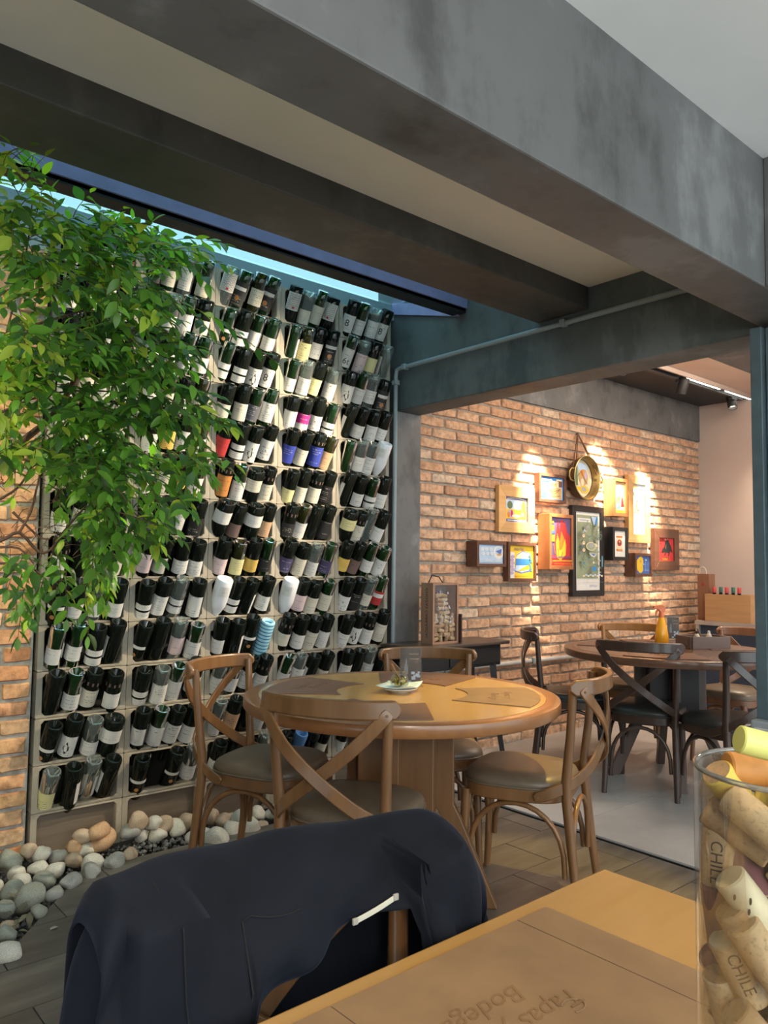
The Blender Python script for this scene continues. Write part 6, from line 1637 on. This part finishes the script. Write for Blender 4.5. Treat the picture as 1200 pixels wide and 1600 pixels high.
# single sprigs that reach out over the bottles
for (x0, y0, x1, y1, dep) in ((235, 365, 335, 402, 2.85), (300, 480, 425, 538, 2.75), (250, 520, 330, 560, 2.7), (270, 600, 345, 612, 2.65), (270, 655, 345, 640, 2.65), (255, 810, 250, 868, 2.65), (30, 300, 60, 235, 2.3), (10, 260, 45, 225, 2.3), (300, 690, 335, 745, 2.7), (280, 470, 330, 510, 2.7)):
    a, b = at(x0, y0, dep), at(x1, y1, dep - .05); spray(a, b - a, (b - a).length * 1.05, 11, .1)
# boughs
BO = [[(-140, 1330, 2.55), (-130, 1100, 2.55), (-110, 900, 2.55), (-60, 760, 2.6), (20, 700, 2.65), (90, 640, 2.7), (140, 540, 2.7), (170, 440, 2.75)],
      [(-110, 900, 2.55), (-60, 850, 2.5), (0, 845, 2.5), (30, 832, 2.55), (60, 862, 2.6), (80, 858, 2.6), (100, 830, 2.6), (135, 790, 2.6)],
      [(30, 832, 2.55), (48, 800, 2.6), (58, 760, 2.6), (75, 700, 2.65), (110, 650, 2.7)], [(-60, 760, 2.6), (-20, 640, 2.5), (10, 520, 2.45), (40, 400, 2.45), (50, 320, 2.4)],
      [(0, 880, 2.55), (40, 884, 2.6), (60, 895, 2.65), (75, 909, 2.65)], [(0, 780, 2.55), (30, 760, 2.6), (60, 720, 2.62), (120, 700, 2.7)], [(10, 520, 2.45), (80, 500, 2.55), (150, 480, 2.65), (230, 470, 2.75)],
      [(-10, 650, 2.5), (60, 620, 2.6), (140, 610, 2.65), (240, 620, 2.7)], [(140, 540, 2.7), (200, 560, 2.7), (270, 600, 2.7)], [(0, 735, 2.55), (40, 700, 2.6), (90, 690, 2.65)], [(-5, 730, 2.5), (25, 718, 2.52), (55, 722, 2.55)],
      [(20, 800, 2.6), (60, 838, 2.62), (78, 842, 2.62)], [(0, 855, 2.5), (30, 857, 2.52), (52, 880, 2.55)]]
for k, b in enumerate(BO):
    P_ = [at(*q) - SB for q in b]; r0 = .019 if k == 0 else (.0075 if k == 1 else .0048)
    Q = []
    for i in range(len(P_) - 1):
        for f in (0, .33, .66):
            p0, p1, p2, p3 = P_[max(i - 1, 0)], P_[i], P_[i + 1], P_[min(i + 2, len(P_) - 1)]
            Q.append(.5 * ((2 * p1) + (p2 - p0) * f + (2 * p0 - 5 * p1 + 4 * p2 - p3) * f * f + (-p0 + 3 * p1 - 3 * p2 + p3) * f ** 3))
    Q.append(P_[-1])
    MB().tube(Q, [r0 * (1 - .6 * i / len(Q)) for i in range(len(Q))], 7).build('branch', M_TWIG, shrub, 60)
mb = MB()
for pts, r in twigs: mb.tube([p - SB for p in pts], [r * (1 - .08 * i) for i in range(len(pts))], 4, cap=False)
for i in range(120):       # bare fine twigs in the lower left
    p = at(rp.uniform(-20, 120), rp.uniform(690, 880), rp.uniform(2.5, 2.75)); d = Vector((rp.gauss(0, 1), rp.gauss(0, .5), rp.gauss(0, .7))).normalized() * rp.uniform(.04, .12)
    mb.tube([p - SB, p + d * .5 + Vector((0, 0, .01)) - SB, p + d - SB], .0012, 3, cap=False)
o = mb.build('twigs', M_TWIG, shrub, 60); o['kind'] = 'stuff'
def leaf_mtx(l):
    q, ld, nr, s, mi = l
    y = ld; x = y.cross(nr).normalized(); z = x.cross(y)
    return Matrix((x * s, y * s, z * s)).transposed(), q
leaves.sort(key=lambda l: -(l[3] / max(.5, (l[0] - CO).dot(CF))) * (1 if 0 < to_px(l[0])[0] < 1200 else .3))
rest = MB()
for i, l in enumerate(leaves):
    R, q = leaf_mtx(l); k = i % 4
    if i < 300:
        o = obj('leaf', LME[l[4]][k], shrub); M4 = R.to_4x4(); M4.translation = q - SB; o.matrix_local = M4
    else:
        v, f = LG[k]; rest.add([R @ p + q - SB for p in v], f, l[4])
o = rest.build('foliage', LM, shrub, 80); o['kind'] = 'stuff'
# dry leaves fallen on stones and tiles
rs4 = random.Random(14)
DRY = plain('dry_leaf', (0.15, 0.135, 0.085), .8, var=.3)
mb = MB()
for i in range(70):
    p = on_z(rs4.uniform(-20, 90), rs4.uniform(1400, 1500), -.005 + rs4.uniform(0, .02))
    if not in_bed(p.x, p.y): continue
    R = Matrix.Rotation(rs4.uniform(0, 6), 3, 'Z') @ Matrix.Rotation(rs4.gauss(0, .5), 3, 'X'); v, f = LG[rs4.randrange(4)]
    mb.add([R @ (q * .05) + p for q in v], f)
tag(mb.build('dry_leaves', DRY, None, 80), 'fallen dry leaves between the stones at the left', 'leaves', None, 'stuff')
for i, (x, y) in enumerate(((91, 1450), (111, 1524))):
    p = on_z(x, y, .002); v, f = LG[2]; R = Matrix.Rotation(1.2 + i, 3, 'Z')
    tag(MB().add([R @ (q * (.042, .022)[i]) + Vector((0, 0, .004)) for q in v], f).build('fallen_leaf', plain('pale_dry_leaf', (0.42, 0.40, 0.34), .7), None, 80, loc=p),
        ['curled pale leaf lying on the grey tiles near the gravel', 'tiny pale leaf scrap on the grey tiles beside the jacket'][i], 'leaf')
